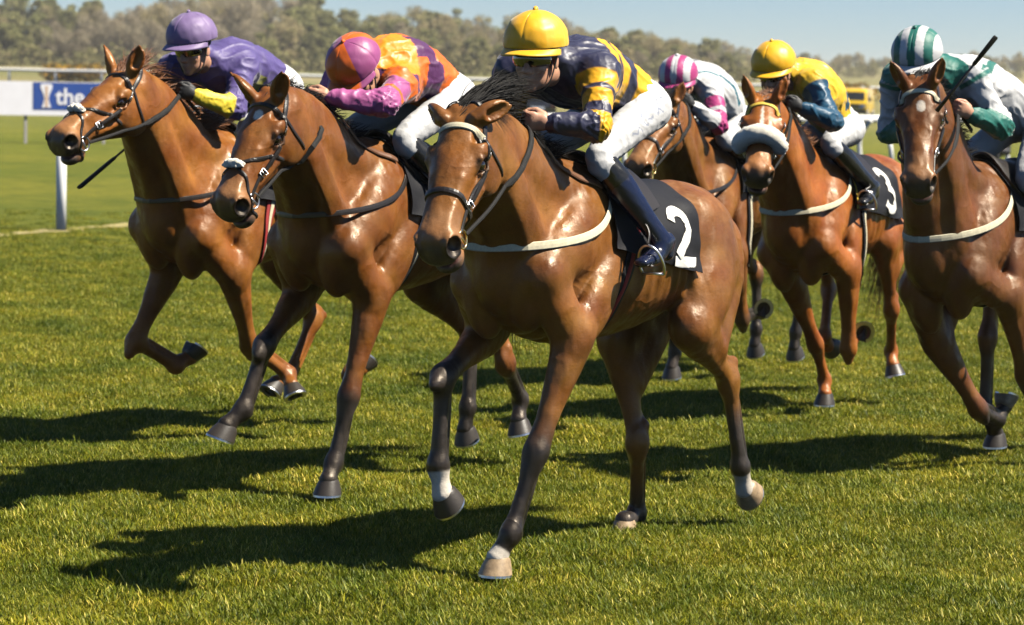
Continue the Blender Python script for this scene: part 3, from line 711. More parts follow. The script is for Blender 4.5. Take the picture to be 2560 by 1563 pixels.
def head_prims(s, o, R, ear=(-.75, .28, .62), flare=1.0, gape=1.0, ears=True):
    s.frame(o, R, HS)
    s.ell((.085, 0, -.085), (.13, .076, .085), k=.03)
    s.ell((.19, 0, -.055), (.16, .082, .048), k=.03)
    s.chain([(.20, 0, -.062), (.33, 0, -.052), (.44, 0, -.05), (.545, 0, -.055)], [(.066, .052), (.056, .047), (.050, .043), (.046, .042)], k=.03)
    s.chain([(.16, 0, -.125), (.30, 0, -.108), (.42, 0, -.092), (.53, 0, -.085)], [(.074, .085), (.064, .075), (.058, .063), (.055, .057)], k=.03)
    s.chain([(.09, 0, -.19), (.19, 0, -.205), (.31, 0, -.168), (.43, 0, -.135), (.535, 0, -.128)], [(.055, .06), (.056, .055), (.042, .04), (.034, .03), (.034, .03)], k=.025)
    for y in (1, -1):
        s.ell((.135, .054 * y, -.165), (.118, .036, .108), k=.014)                      # cheek
        s.chain([(.26, .062 * y, -.155), (.33, .05 * y, -.145), (.41, .044 * y, -.125)], [.012, .010, .007], k=.02, n=2)
        s.chain([(.30, .046 * y, -.035), (.38, .040 * y, -.040), (.46, .038 * y, -.035), (.53, .040 * y, -.034)], [.012, .010, .010, .012], k=.02, n=2)
        s.seg((.235, .079 * y, -.105), (.36, .060 * y, -.100), .016, .009, k=.014)      # facial crest
        s.ell((.155, .076 * y, -.056), (.055, .026, .031), k=.02)                      # brow bone
        s.ell((.115, .072 * y, -.042), (.028, .018, .022), k=.02, mode='-')            # hollow above the eye
        s.ell((.207, .101 * y, -.066), (.034, .022, .024), k=.010, mode='-')            # eye socket
        s.seg((.164, .088 * y, -.072), (.200, .090 * y, -.048), .009, .0095, k=.008)     # upper lid
        s.seg((.200, .090 * y, -.048), (.245, .076 * y, -.066), .0095, .007, k=.008)
        s.seg((.168, .092 * y, -.084), (.208, .096 * y, -.102), .006, .006, k=.008)     # lower lid
        s.seg((.208, .096 * y, -.102), (.246, .083 * y, -.084), .006, .005, k=.008)
    s.ell((.548, 0, -.084), (.066, .066, .066), k=.03)
    s.ell((.592, 0, -.096), (.036, .057, .052), k=.02)                                 # upper lip
    g = .014 * gape
    s.ell((.556, 0, -.148 - g), (.054, .047, .032), k=.025)                              # lower lip and chin
    s.ell((.52, 0, -.160 - g * .7), (.042, .038, .028), k=.02)
    for y in (1, -1):
        s.ell((.565, .051 * y, -.068), (.052, .028, .046), k=.012)
        s.ell((.588, .069 * y, -.068), (.040 * flare, .026, .030 * flare), ax=np.array([[.9, .43 * y, 0], [-.43 * y, .9, 0], [0, 0, 1]]).T, k=.008, mode='-')
    s.ell((.615, 0, -.132 - g * .4), (.064, .08, .003 + .0075 * gape), k=.010, mode='-')  # mouth line
    for y in ((1, -1) if ears else ()):
        e = nrmz((ear[0], ear[1] * y, ear[2])); b = np.array((.035, .052 * y, -.02)); f = np.array((.5, .62 * y, .25))
        sd = nrmz(np.cross(e, f))
        P = [b, b + e * .05, b + e * .10, b + e * .155 + np.array((.012, -.006 * y, 0))]
        s.chain(P, [(.024, .024), (.036, .026), (.030, .018), (.004, .003)], side=sd, k=.018, n=4)
        fo = nrmz(f - e * (e @ f))
        s.chain([b + e * .045 + fo * .022, b + e * .10 + fo * .014, b + e * .145 + fo * .008], [(.018, .014), (.020, .012), (.006, .005)], side=sd, k=.006, n=3, mode='-')
    s.frame()

def leg_frames(pts, lat):
    out = []
    for i in range(len(pts) - 1):
        w = nrmz(pts[i + 1] - pts[i]); l = nrmz(np.array(lat) - w * (w @ np.array(lat))); out.append((w, l, nrmz(np.cross(w, l))))
    return out     # axis, lateral, front

def hoof_frame(F, T, lat, flat=False):
    p = nrmz(T - F); l = nrmz(np.array(lat, float) - p * (p @ np.array(lat, float)))
    d = np.cross(p, l)
    n = p * math.sin(HOOF_A) - d * math.cos(HOOF_A); fw = p * math.cos(HOOF_A) + d * math.sin(HOOF_A)
    if flat:
        n = np.array((0, 0, -1.0)); fw = nrmz(fw - n * (n @ fw)); l = np.cross(n, fw) * -1
        if l @ np.array(lat) < 0: l = -l
    return n, fw, l

def horse_sdf(J, hl, ear, flare, gape, flats=()):
    s = Sdf(); J = {k: np.array(v, float) for k, v in J.items()}
    # trunk
    st = [(.50, 1.14, .125, .17), (.40, 1.17, .17, .26), (.24, 1.20, .195, .325), (.06, 1.215, .215, .345), (-.16, 1.215, .25, .325), (-.38, 1.23, .258, .295),
          (-.58, 1.265, .225, .25), (-.76, 1.29, .215, .235), (-.89, 1.27, .185, .22), (-.98, 1.22, .125, .165)]
    s.chain([(x, 0, z) for x, z, w, h in st], [(w, h) for x, z, w, h in st], k=.05, n=2)
    s.chain([(.30, 0, 1.46), (.14, 0, 1.505), (-.05, 0, 1.49), (-.25, 0, 1.455)], [(.055, .075), (.05, .085), (.07, .075), (.09, .06)], k=.09)      # withers
    s.chain([(-.45, 0, 1.44), (-.68, 0, 1.46), (-.86, 0, 1.43), (-1.0, 0, 1.36)], [(.09, .07), (.10, .075), (.09, .075), (.06, .06)], k=.06)
    for y in (1, -1):
        s.ell((-.70, .125 * y, 1.325), (.24, .12, .17), k=.05)                                    # gluteals
        s.chain([(-.93, .10 * y, 1.28), (-.935, .115 * y, 1.14), J['St' + ('L' if y > 0 else 'R')] * .55 + J['Hk' + ('L' if y > 0 else 'R')] * .45 + np.array((-.05, 0, .02))], [(.095, .13), (.10, .13), (.055, .065)], k=.05, n=3)   # hamstrings
        s.ell((-.50, .17 * y, 1.40), (.06, .05, .045), k=.04)                                     # point of hip
        for i in range(7):                                                                         # ribs
            x = -.08 - .062 * i; a = np.radians(np.linspace(62, 128, 7)); rz = .30 - .012 * i; rw = .238 + .004 * i
            s.chain([(x - .07 * k_ / 6, rw * math.sin(q) * y, 1.225 + rz * math.cos(q)) for k_, q in enumerate(a)], [.014] * 7, k=.016)
        s.blob((-.52, .19 * y, 1.36), (-.88, .19 * y, 1.16), (.05, .075), k=.022)
        s.blob((-.60, .20 * y, 1.25), (-.80, .20 * y, 1.02), (.045, .085), k=.022)
        s.blob((-.90, .12 * y, 1.36), (-.97, .14 * y, 1.02), (.055, .055), k=.02)
    # neck
    HB = head_basis(J, hl); po = J['poll']
    c3 = po + HB @ np.array((.03, 0, -.135)); c2 = po + HB @ np.array((-.06, 0, -.13))
    b0 = np.array((.12, 0, 1.26)); b1 = np.array((.36, 0, 1.355))
    dirn = nrmz(c3 - b1); m1 = b1 + (c3 - b1) * .36 + np.array((0, 0, .02)); m2 = b1 + (c3 - b1) * .72 + np.array((0, 0, .025))
    s.chain([b0, b1, m1, m2, c3], [(.17, .32), (.148, .285), (.122, .238), (.099, .19), (.074, .135)], side=(0, 1, 0), k=.06, n=3)
    upn = nrmz(np.cross((0, 1, 0), dirn)) * -1
    if upn[2] < 0: upn = -upn
    for y in (1, -1):
        j = po + HB @ np.array((.10, .062 * y, -.19))
        S = J['SL' if y > 0 else 'SR']
        a = S + np.array((.02, -.045 * y, .10))
        mid = (j + a) / 2 + np.array((-.035, .022 * y, .0))
        s.chain([po + HB @ np.array((.02, .058 * y, -.12)), mid, a], [(.018, .04), (.02, .05), (.034, .062)], k=.08, n=3)      # neck side muscle to the shoulder
        s.chain([po + HB @ np.array((-.02, .04 * y, -.05)), m1 + upn * .07 + np.array((0, .06 * y, 0)), np.array((.12, .09 * y, 1.45))], [(.03, .035), (.045, .06), (.06, .07)], k=.04, n=3)
    s.chain([po + HB @ np.array((.07, 0, -.20)), m2 - upn * .115, m1 - upn * .15, np.array((.50, 0, 1.20))], [(.042, .036), (.052, .042), (.062, .048), (.075, .07)], k=.055, n=3)   # windpipe
    strap = Sdf(); strap.ops = [o for o in s.ops if o[4][0] > .55]; head_prims(strap, po, HB, ear, flare, gape, False); s.strap = strap
    # forelegs
    for sd, y in (('L', 1), ('R', -1)):
        S, E, K, F, T = (J[q + sd] for q in ('S', 'E', 'K', 'F', 'T'))
        top = np.array((.08, .125 * y, 1.42))
        s.chain([top, (top + S) / 2 + np.array((0, .035 * y, .0)), S], [(.05, .11), (.062, .12), (.07, .085)], k=.05, n=2)               # shoulder blade
        s.ell(S + np.array((0, .0, 0)), (.078, .066, .085), k=.035)
        s.blob(S + np.array((.05, -.055 * y, .09)), S + np.array((-.03, -.08 * y, -.23)), (.078, .085), k=.016)
        s.blob(S + np.array((.03, .01 * y, .05)), E + np.array((.06, -.02 * y, .0)), (.055, .06), k=.014)                          # breast muscle
        s.blob(np.array((-.02, .17 * y, 1.30)), E + np.array((-.05, .0, -.02)), (.07, .095), k=.018)                                     # triceps
        s.blob(np.array((.04, .185 * y, 1.24)), E + np.array((.01, .02 * y, .0)), (.05, .06), k=.012)
        s.blob(top + np.array((.05, .015 * y, .02)), S + np.array((.015, .005 * y, .05)), (.055, .05), k=.014)
        s.blob(top + np.array((-.06, .02 * y, -.02)), S + np.array((-.09, .02 * y, .03)), (.05, .05), k=.014)
        s.seg(S, E, (.068, .095), (.066, .09), k=.04)
        fr = leg_frames([E, K, F, T], (0, 1, 0))
        w, l, f = fr[0]
        L = lambda t: E + (K - E) * t
        s.chain([L(-.08), L(.12), L(.32), L(.6), L(.86), K], [(.06, .085), (.062, .092), (.056, .074), (.043, .053), (.039, .044), (.039, .043)], side=l, k=.035, n=2)
        s.blob(L(.0) + f * .045 + l * .02 * y, L(.62) + f * .02 + l * .008 * y, (.038, .032), side=l, k=.007)
        s.blob(L(-.02) - f * .058, L(.62) - f * .022, (.036, .034), side=l, k=.008)
        s.blob(L(.02) + l * .045 * y - f * .005, L(.66) + l * .022 * y, (.024, .03), side=l, k=.006)
        s.blob(L(.05) - l * .04 * y, L(.6) - l * .018 * y, (.022, .034), side=l, k=.008)
        s.blob(K - w * .105, K + w * .105, (.039, .042), side=l, k=.035)
        for q in (1, -1): s.ell(K + l * .018 * q + f * .012 - w * .022, (.024, .019, .024), ax=np.stack([w, l, f], 1), k=.008); s.ell(K + l * .017 * q + f * .012 + w * .022, (.020, .018, .022), ax=np.stack([w, l, f], 1), k=.008)
        s.blob(K - w * .05 - f * .02, K + w * .03 - f * .036, (.026, .02), side=l, k=.015)
        s.seg(K - f * .034 - w * .015, K - f * .03 + w * .03, .02, .014, k=.02)
        w, l, f = fr[1]; C = lambda t: K + (F - K) * t
        s.chain([K, C(.25), C(.6), C(.92), F], [(.038, .039), (.032, .033), (.029, .030), (.033, .034), (.034, .036)], side=l, k=.035, n=2)
        s.chain([K - f * .034, C(.35) - f * .040, C(.75) - f * .040, F - f * .036], [(.017, .015), (.016, .015), (.017, .015), .019], side=l, k=.005)
        lower_foot(s, F, T, fr, y, sd in flats)
    for sd, y in (('L', 1), ('R', -1)):
        H0 = np.array((-.80, .15 * y, 1.22)); St, Hk, F, T = (J[q + sd] for q in ('St', 'Hk', 'hF', 'hT'))
        s.blob(H0 + np.array((-.02, 0, .16)), St + np.array((0, .0, -.05)), (.115, .17), k=.05)
        s.seg(H0, St, (.11, .16), (.08, .095), k=.05)
        s.ell(St + np.array((.02, 0, .0)), (.075, .07, .085), k=.04)
        fr = leg_frames([St, Hk, F, T], (0, 1, 0))
        w, l, f = fr[0]; L = lambda t: St + (Hk - St) * t
        s.chain([L(-.05), L(.2), L(.45), L(.75), Hk], [(.07, .10), (.066, .098), (.05, .068), (.036, .046), (.038, .05)], side=l, k=.04, n=2)
        s.blob(L(-.05) - f * .05, L(.55) - f * .03, (.06, .065), side=l, k=.03)
        s.blob(L(0) + f * .05 + l * .02 * y, L(.65) + f * .015, (.038, .035), side=l, k=.018)
        w2, l2, f2 = fr[1]
        ph = Hk - w2 * .065 - f2 * .052
        s.chain([L(.42) - f * .055, L(.7) - f * .05, ph], [(.018, .02), (.0125, .014), (.019, .021)], side=l, k=.018, n=2)
        s.chain([ph, Hk - f2 * .036 + w2 * .03], [.022, .017], k=.02)
        s.blob(Hk - w2 * .085, Hk + w2 * .085, (.042, .054), side=l2, k=.025)
        C = lambda t: Hk + (F - Hk) * t
        s.chain([Hk, C(.25), C(.6), C(.92), F], [(.038, .044), (.0315, .034), (.0285, .030), (.032, .034), (.034, .037)], side=l2, k=.03, n=2)
        s.chain([Hk - f2 * .036, C(.35) - f2 * .042, C(.75) - f2 * .042, F - f2 * .036], [(.018, .016), (.0165, .015), (.017, .015), .019], side=l2, k=.005)
        lower_foot(s, F, T, fr, y, 'h' + sd in flats)
    # flank hollow and girth tuck
    for y in (1, -1): s.ell((-.50, .29 * y, 1.27), (.09, .03, .10), k=.05, mode='-')
    head_prims(s, po, HB, ear, flare, gape)
    # tail dock
    s.chain([(-1.0, 0, 1.36), (-1.10, -.01, 1.33), (-1.15, -.03, 1.20)], [.05, .04, .025], k=.04)
    return s, HB

def lower_foot(s, F, T, fr, y, flat=False):
    w, l, f = fr[2]; w1, l1, f1 = fr[1]
    s.ell(F, (.048, .0355, .036), ax=np.stack([w1, l1, f1], 1), k=.03)
    for q in (1, -1): s.ell(F - f1 * .030 + l1 * .015 * q, (.026, .015, .018), ax=np.stack([w1, l1, f1], 1), k=.008)
    s.ell(F - f1 * .042 + w * .02, (.024, .018, .014), ax=np.stack([w1, l1, f1], 1), k=.012)
    n, fw, lt = hoof_frame(F, T, (0, 1, 0), flat)
    C = T - fw * .072 - n * .062
    s.chain([F, F + (C - F) * .6, C], [(.034, .036), (.035, .037), (.042, .044)], side=l, k=.025, n=2)

def build_hoof(F, T, lat, parent, mats, flat, white):
    n, fw, l = hoof_frame(np.array(F, float), np.array(T, float), lat, flat)
    T = np.array(T, float); B = T - fw * .064; m = 28
    def ringp(z, rf, rl, sh, tilt, lim=-.80):
        return [B + fw * (sh + rf * max(math.cos(2 * math.pi * i / m), lim)) + l * (rl * math.sin(2 * math.pi * i / m)) - n * (z + tilt * math.cos(2 * math.pi * i / m)) for i in range(m)]
    wall = [ringp(*q) for q in [(.076, .026, .024, -.026, .014), (.070, .040, .037, -.024, .018), (.060, .047, .044, -.020, .018), (.052, .050, .047, -.017, .015), (.028, .060, .056, -.008, .007), (.0, .069, .064, .0, .0)]]
    mb = MB(); mb.grid(np.array(wall).transpose(1, 0, 2), closed_u=True)
    sole = [ringp(*q) for q in [(.0, .069, .064, 0, 0), (-.001, .056, .051, 0, 0), (.010, .030, .028, -.008, 0)]]
    mb.grid(np.array(sole).transpose(1, 0, 2), closed_u=True); rings = sole
    cen = np.mean(rings[-1], 0)
    mb.add([cen] + rings[-1], [(0, 1 + (i + 1) % m, 1 + i) for i in range(m)])
    mb.add([B - fw * .05 + l * .022 + n * .001, B - fw * .05 - l * .022 + n * .001, B + fw * .03, B - fw * .03 - n * .014], [(0, 1, 2), (0, 2, 3), (1, 3, 2)])   # frog
    h = mb.build("hoof", mats['hoof_pale' if white else 'hoof'], parent)
    sh = MB(); th = np.linspace(math.radians(-142), math.radians(142), 26)
    V = []
    for t in th:
        for rr, dz in ((1.0, 0.0), (1.02, .009), (.70, .009), (.70, 0.0)):
            V.append(B + fw * (.0675 * rr * math.cos(t)) + l * (.0615 * rr * math.sin(t)) + n * (dz + .0005))
    Fc = [(i * 4 + j, i * 4 + (j + 1) % 4, i * 4 + 4 + (j + 1) % 4, i * 4 + 4 + j) for i in range(len(th) - 1) for j in range(4)] + [(0, 3, 2, 1), (len(th) * 4 - 4, len(th) * 4 - 3, len(th) * 4 - 2, len(th) * 4 - 1)]
    sh.add(V, Fc); sh.build("horseshoe", mats['steel'], h, smooth=False)

def hair_strands(name, roots, dirs, lens, mat, parent, rad=.0022, droop=.3, seed=3, wav=.02, nseg=8, spread=.12, side=(0, 0, 0)):
    """combed strands in locks; neighbours share their lock's bend"""
    r = np.random.default_rng(seed); V, F = [], []; lock = None; b = 0
    for q, (p, d, L) in enumerate(zip(roots, dirs, lens)):
        if q % 9 == 0: lock = (r.normal(size=3) * spread, r.uniform(0, 6.28, 2), r.uniform(.8, 1.2))
        v = nrmz(np.array(d) + lock[0] + r.normal(size=3) * spread * .35); P = [np.array(p, float)]; d0 = v.copy()
        for i in range(nseg):
            v = nrmz(v + np.array((0, 0, -droop / nseg)) + np.array(side) / nseg + r.normal(size=3) * .035); P.append(P[-1] + v * L * lock[2] / nseg)
        P = np.array(P); t = np.linspace(0, 1, nseg + 1)
        P += np.outer(np.sin(t * 5 + lock[1][0]) * wav * t, np.cross(d0, (0, 0, 1))) + np.outer(np.sin(t * 4.4 + lock[1][1]) * wav * t, np.cross(d0, (0, 1, 0)))
        a = nrmz(np.cross(d0, r.normal(size=3))); c = np.cross(d0, a); w = rad * (1 - t ** 2 * .92) * r.uniform(.7, 1.3)
        for k in range(3):
            an = 2.094 * k; V.append(P + np.outer(w, a * math.cos(an) + c * math.sin(an)))
        n = nseg + 1; base = b
        for i in range(nseg):
            for k in range(3): F.append((base + k * n + i, base + ((k + 1) % 3) * n + i, base + ((k + 1) % 3) * n + i + 1, base + k * n + i + 1))
        b += 3 * n
    return link(name, np_mesh(name, np.concatenate(V), np.array(F)), mat, parent)

def coat_colors(V, J, HB, cf):
    col = np.tile(np.array(cf['coat'], float), (len(V), 1))
    wn = WaveNoise(2.2, seed=cf.get('seed', 1)); wn2 = WaveNoise(14, seed=5)
    n = wn(V) * .5 + wn2(V) * .18
    wn3 = WaveNoise(5.5, seed=cf.get('seed', 1) + 40); n3 = wn3(V)
    col *= np.clip(1 + .13 * n + .10 * n3, .5, 1.6)[:, None]; col[:, 1:] *= np.clip(1 + .08 * n3, .7, 1.3)[:, None]
    J = {k: np.array(v, float) for k, v in J.items()}
    # darker points that belong to the coat
    dk = np.zeros(len(V)); wt = np.zeros(len(V)); tn = np.zeros(len(V))
    for nm, ch in (('L', ('E', 'K', 'F', 'T')), ('R', ('E', 'K', 'F', 'T')), ('hL', ('St', 'Hk', 'hF', 'hT')), ('hR', ('St', 'Hk', 'hF', 'hT'))):
        sd = nm[-1]; par, dist = polyline_param(V, [J[q + sd] for q in ch])
        near = smoothstep(-dist, -.13, -.09)
        a, b = cf.get('stk', {}).get(nm, cf.get('stocking', (.75, 1.1)))
        dk = np.maximum(dk, smoothstep(par + n * .10, a, b) * near)
        if nm in cf.get('socks', {}):
            wt = np.maximum(wt, smoothstep(par + n * .04, cf['socks'][nm] - .03, cf['socks'][nm] + .03) * near)
    hp = ((V - J['poll']) @ HB) / HS; hx, hy, hz = hp.T
    inh = (np.abs(hy) < .16) & (hz > -.32) & (hz < .2) & (hx > -.2) & (hx < .75)
    mz = smoothstep(hx + n * .018 - .8 * np.clip(hz + .085, 0, .2) - .25 * np.maximum(-hz - .10, 0), .510, .575) * inh
    mzc = np.array(cf.get('muzzle', (.040, .033, .031)))
    tan = smoothstep(hx + n * .02, .40, .50) * inh * .45
    col = col * (1 - tan[:, None]) + np.array(cf.get('tan', (.36, .19, .085))) * tan[:, None]
    eye = np.zeros(len(V))
    for y in (1, -1):
        eye = np.maximum(eye, smoothstep(-np.linalg.norm((hp - np.array((.206, .09 * y, -.075))) * [1, 1, 1.2], axis=1), -.055, -.028))
    nos = np.zeros(len(V))
    for y in (1, -1): nos = np.maximum(nos, smoothstep(-np.linalg.norm(hp - np.array((.585, .061 * y, -.068)), axis=1), -.043, -.030))
    earm = smoothstep(hz - .3 * hx, .085, .13) * inh * .55
    dk = np.clip(np.maximum.reduce([dk, eye * .75, earm * .6]), 0, 1)
    dc = np.array(cf.get('points', (.020, .016, .015)))
    col = col * (1 - dk[:, None]) + dc * dk[:, None] * np.clip(1 + .35 * n + .45 * n3, .35, 2.6)[:, None]
    col = col * (1 - mz[:, None]) + mzc * mz[:, None]
    for st in cf.get('marks', []):          # white face markings: (x, y, half-length, half-width)
        x0, y0, a, b = st
        d = np.sqrt(((hx - x0 + n * .006) / a) ** 2 + ((hy - y0 + n * .006) / b) ** 2)
        wt = np.maximum(wt, smoothstep(-d, -1.1, -.85) * inh * (hz > -.06))
    for (x0, y0, z0, rr) in cf.get('spots', []):
        d = np.linalg.norm(hp - np.array((x0, y0, z0)), axis=1); wt = np.maximum(wt, smoothstep(-d - n * .004, -rr, -rr * .7))
    col = col * (1 - wt[:, None]) + np.array((.62, .56, .47)) * wt[:, None]
    g_ = .014 * cf.get('gape', 1.0); mth = smoothstep(hx, .555, .57) * smoothstep(-np.abs(hz + .132 + g_ * .4), -.006 - g_ * .6, -.002 - g_ * .4) * smoothstep(-np.abs(hy), -.05, -.04) * smoothstep(-hx, -.612, -.598) * inh
    col = col * (1 - mth[:, None]) + np.array((.16, .075, .062)) * mth[:, None]
    col = col * (1 - nos[:, None]) + np.array((.006, .004, .004)) * nos[:, None]
    return np.clip(col, .002, 1)

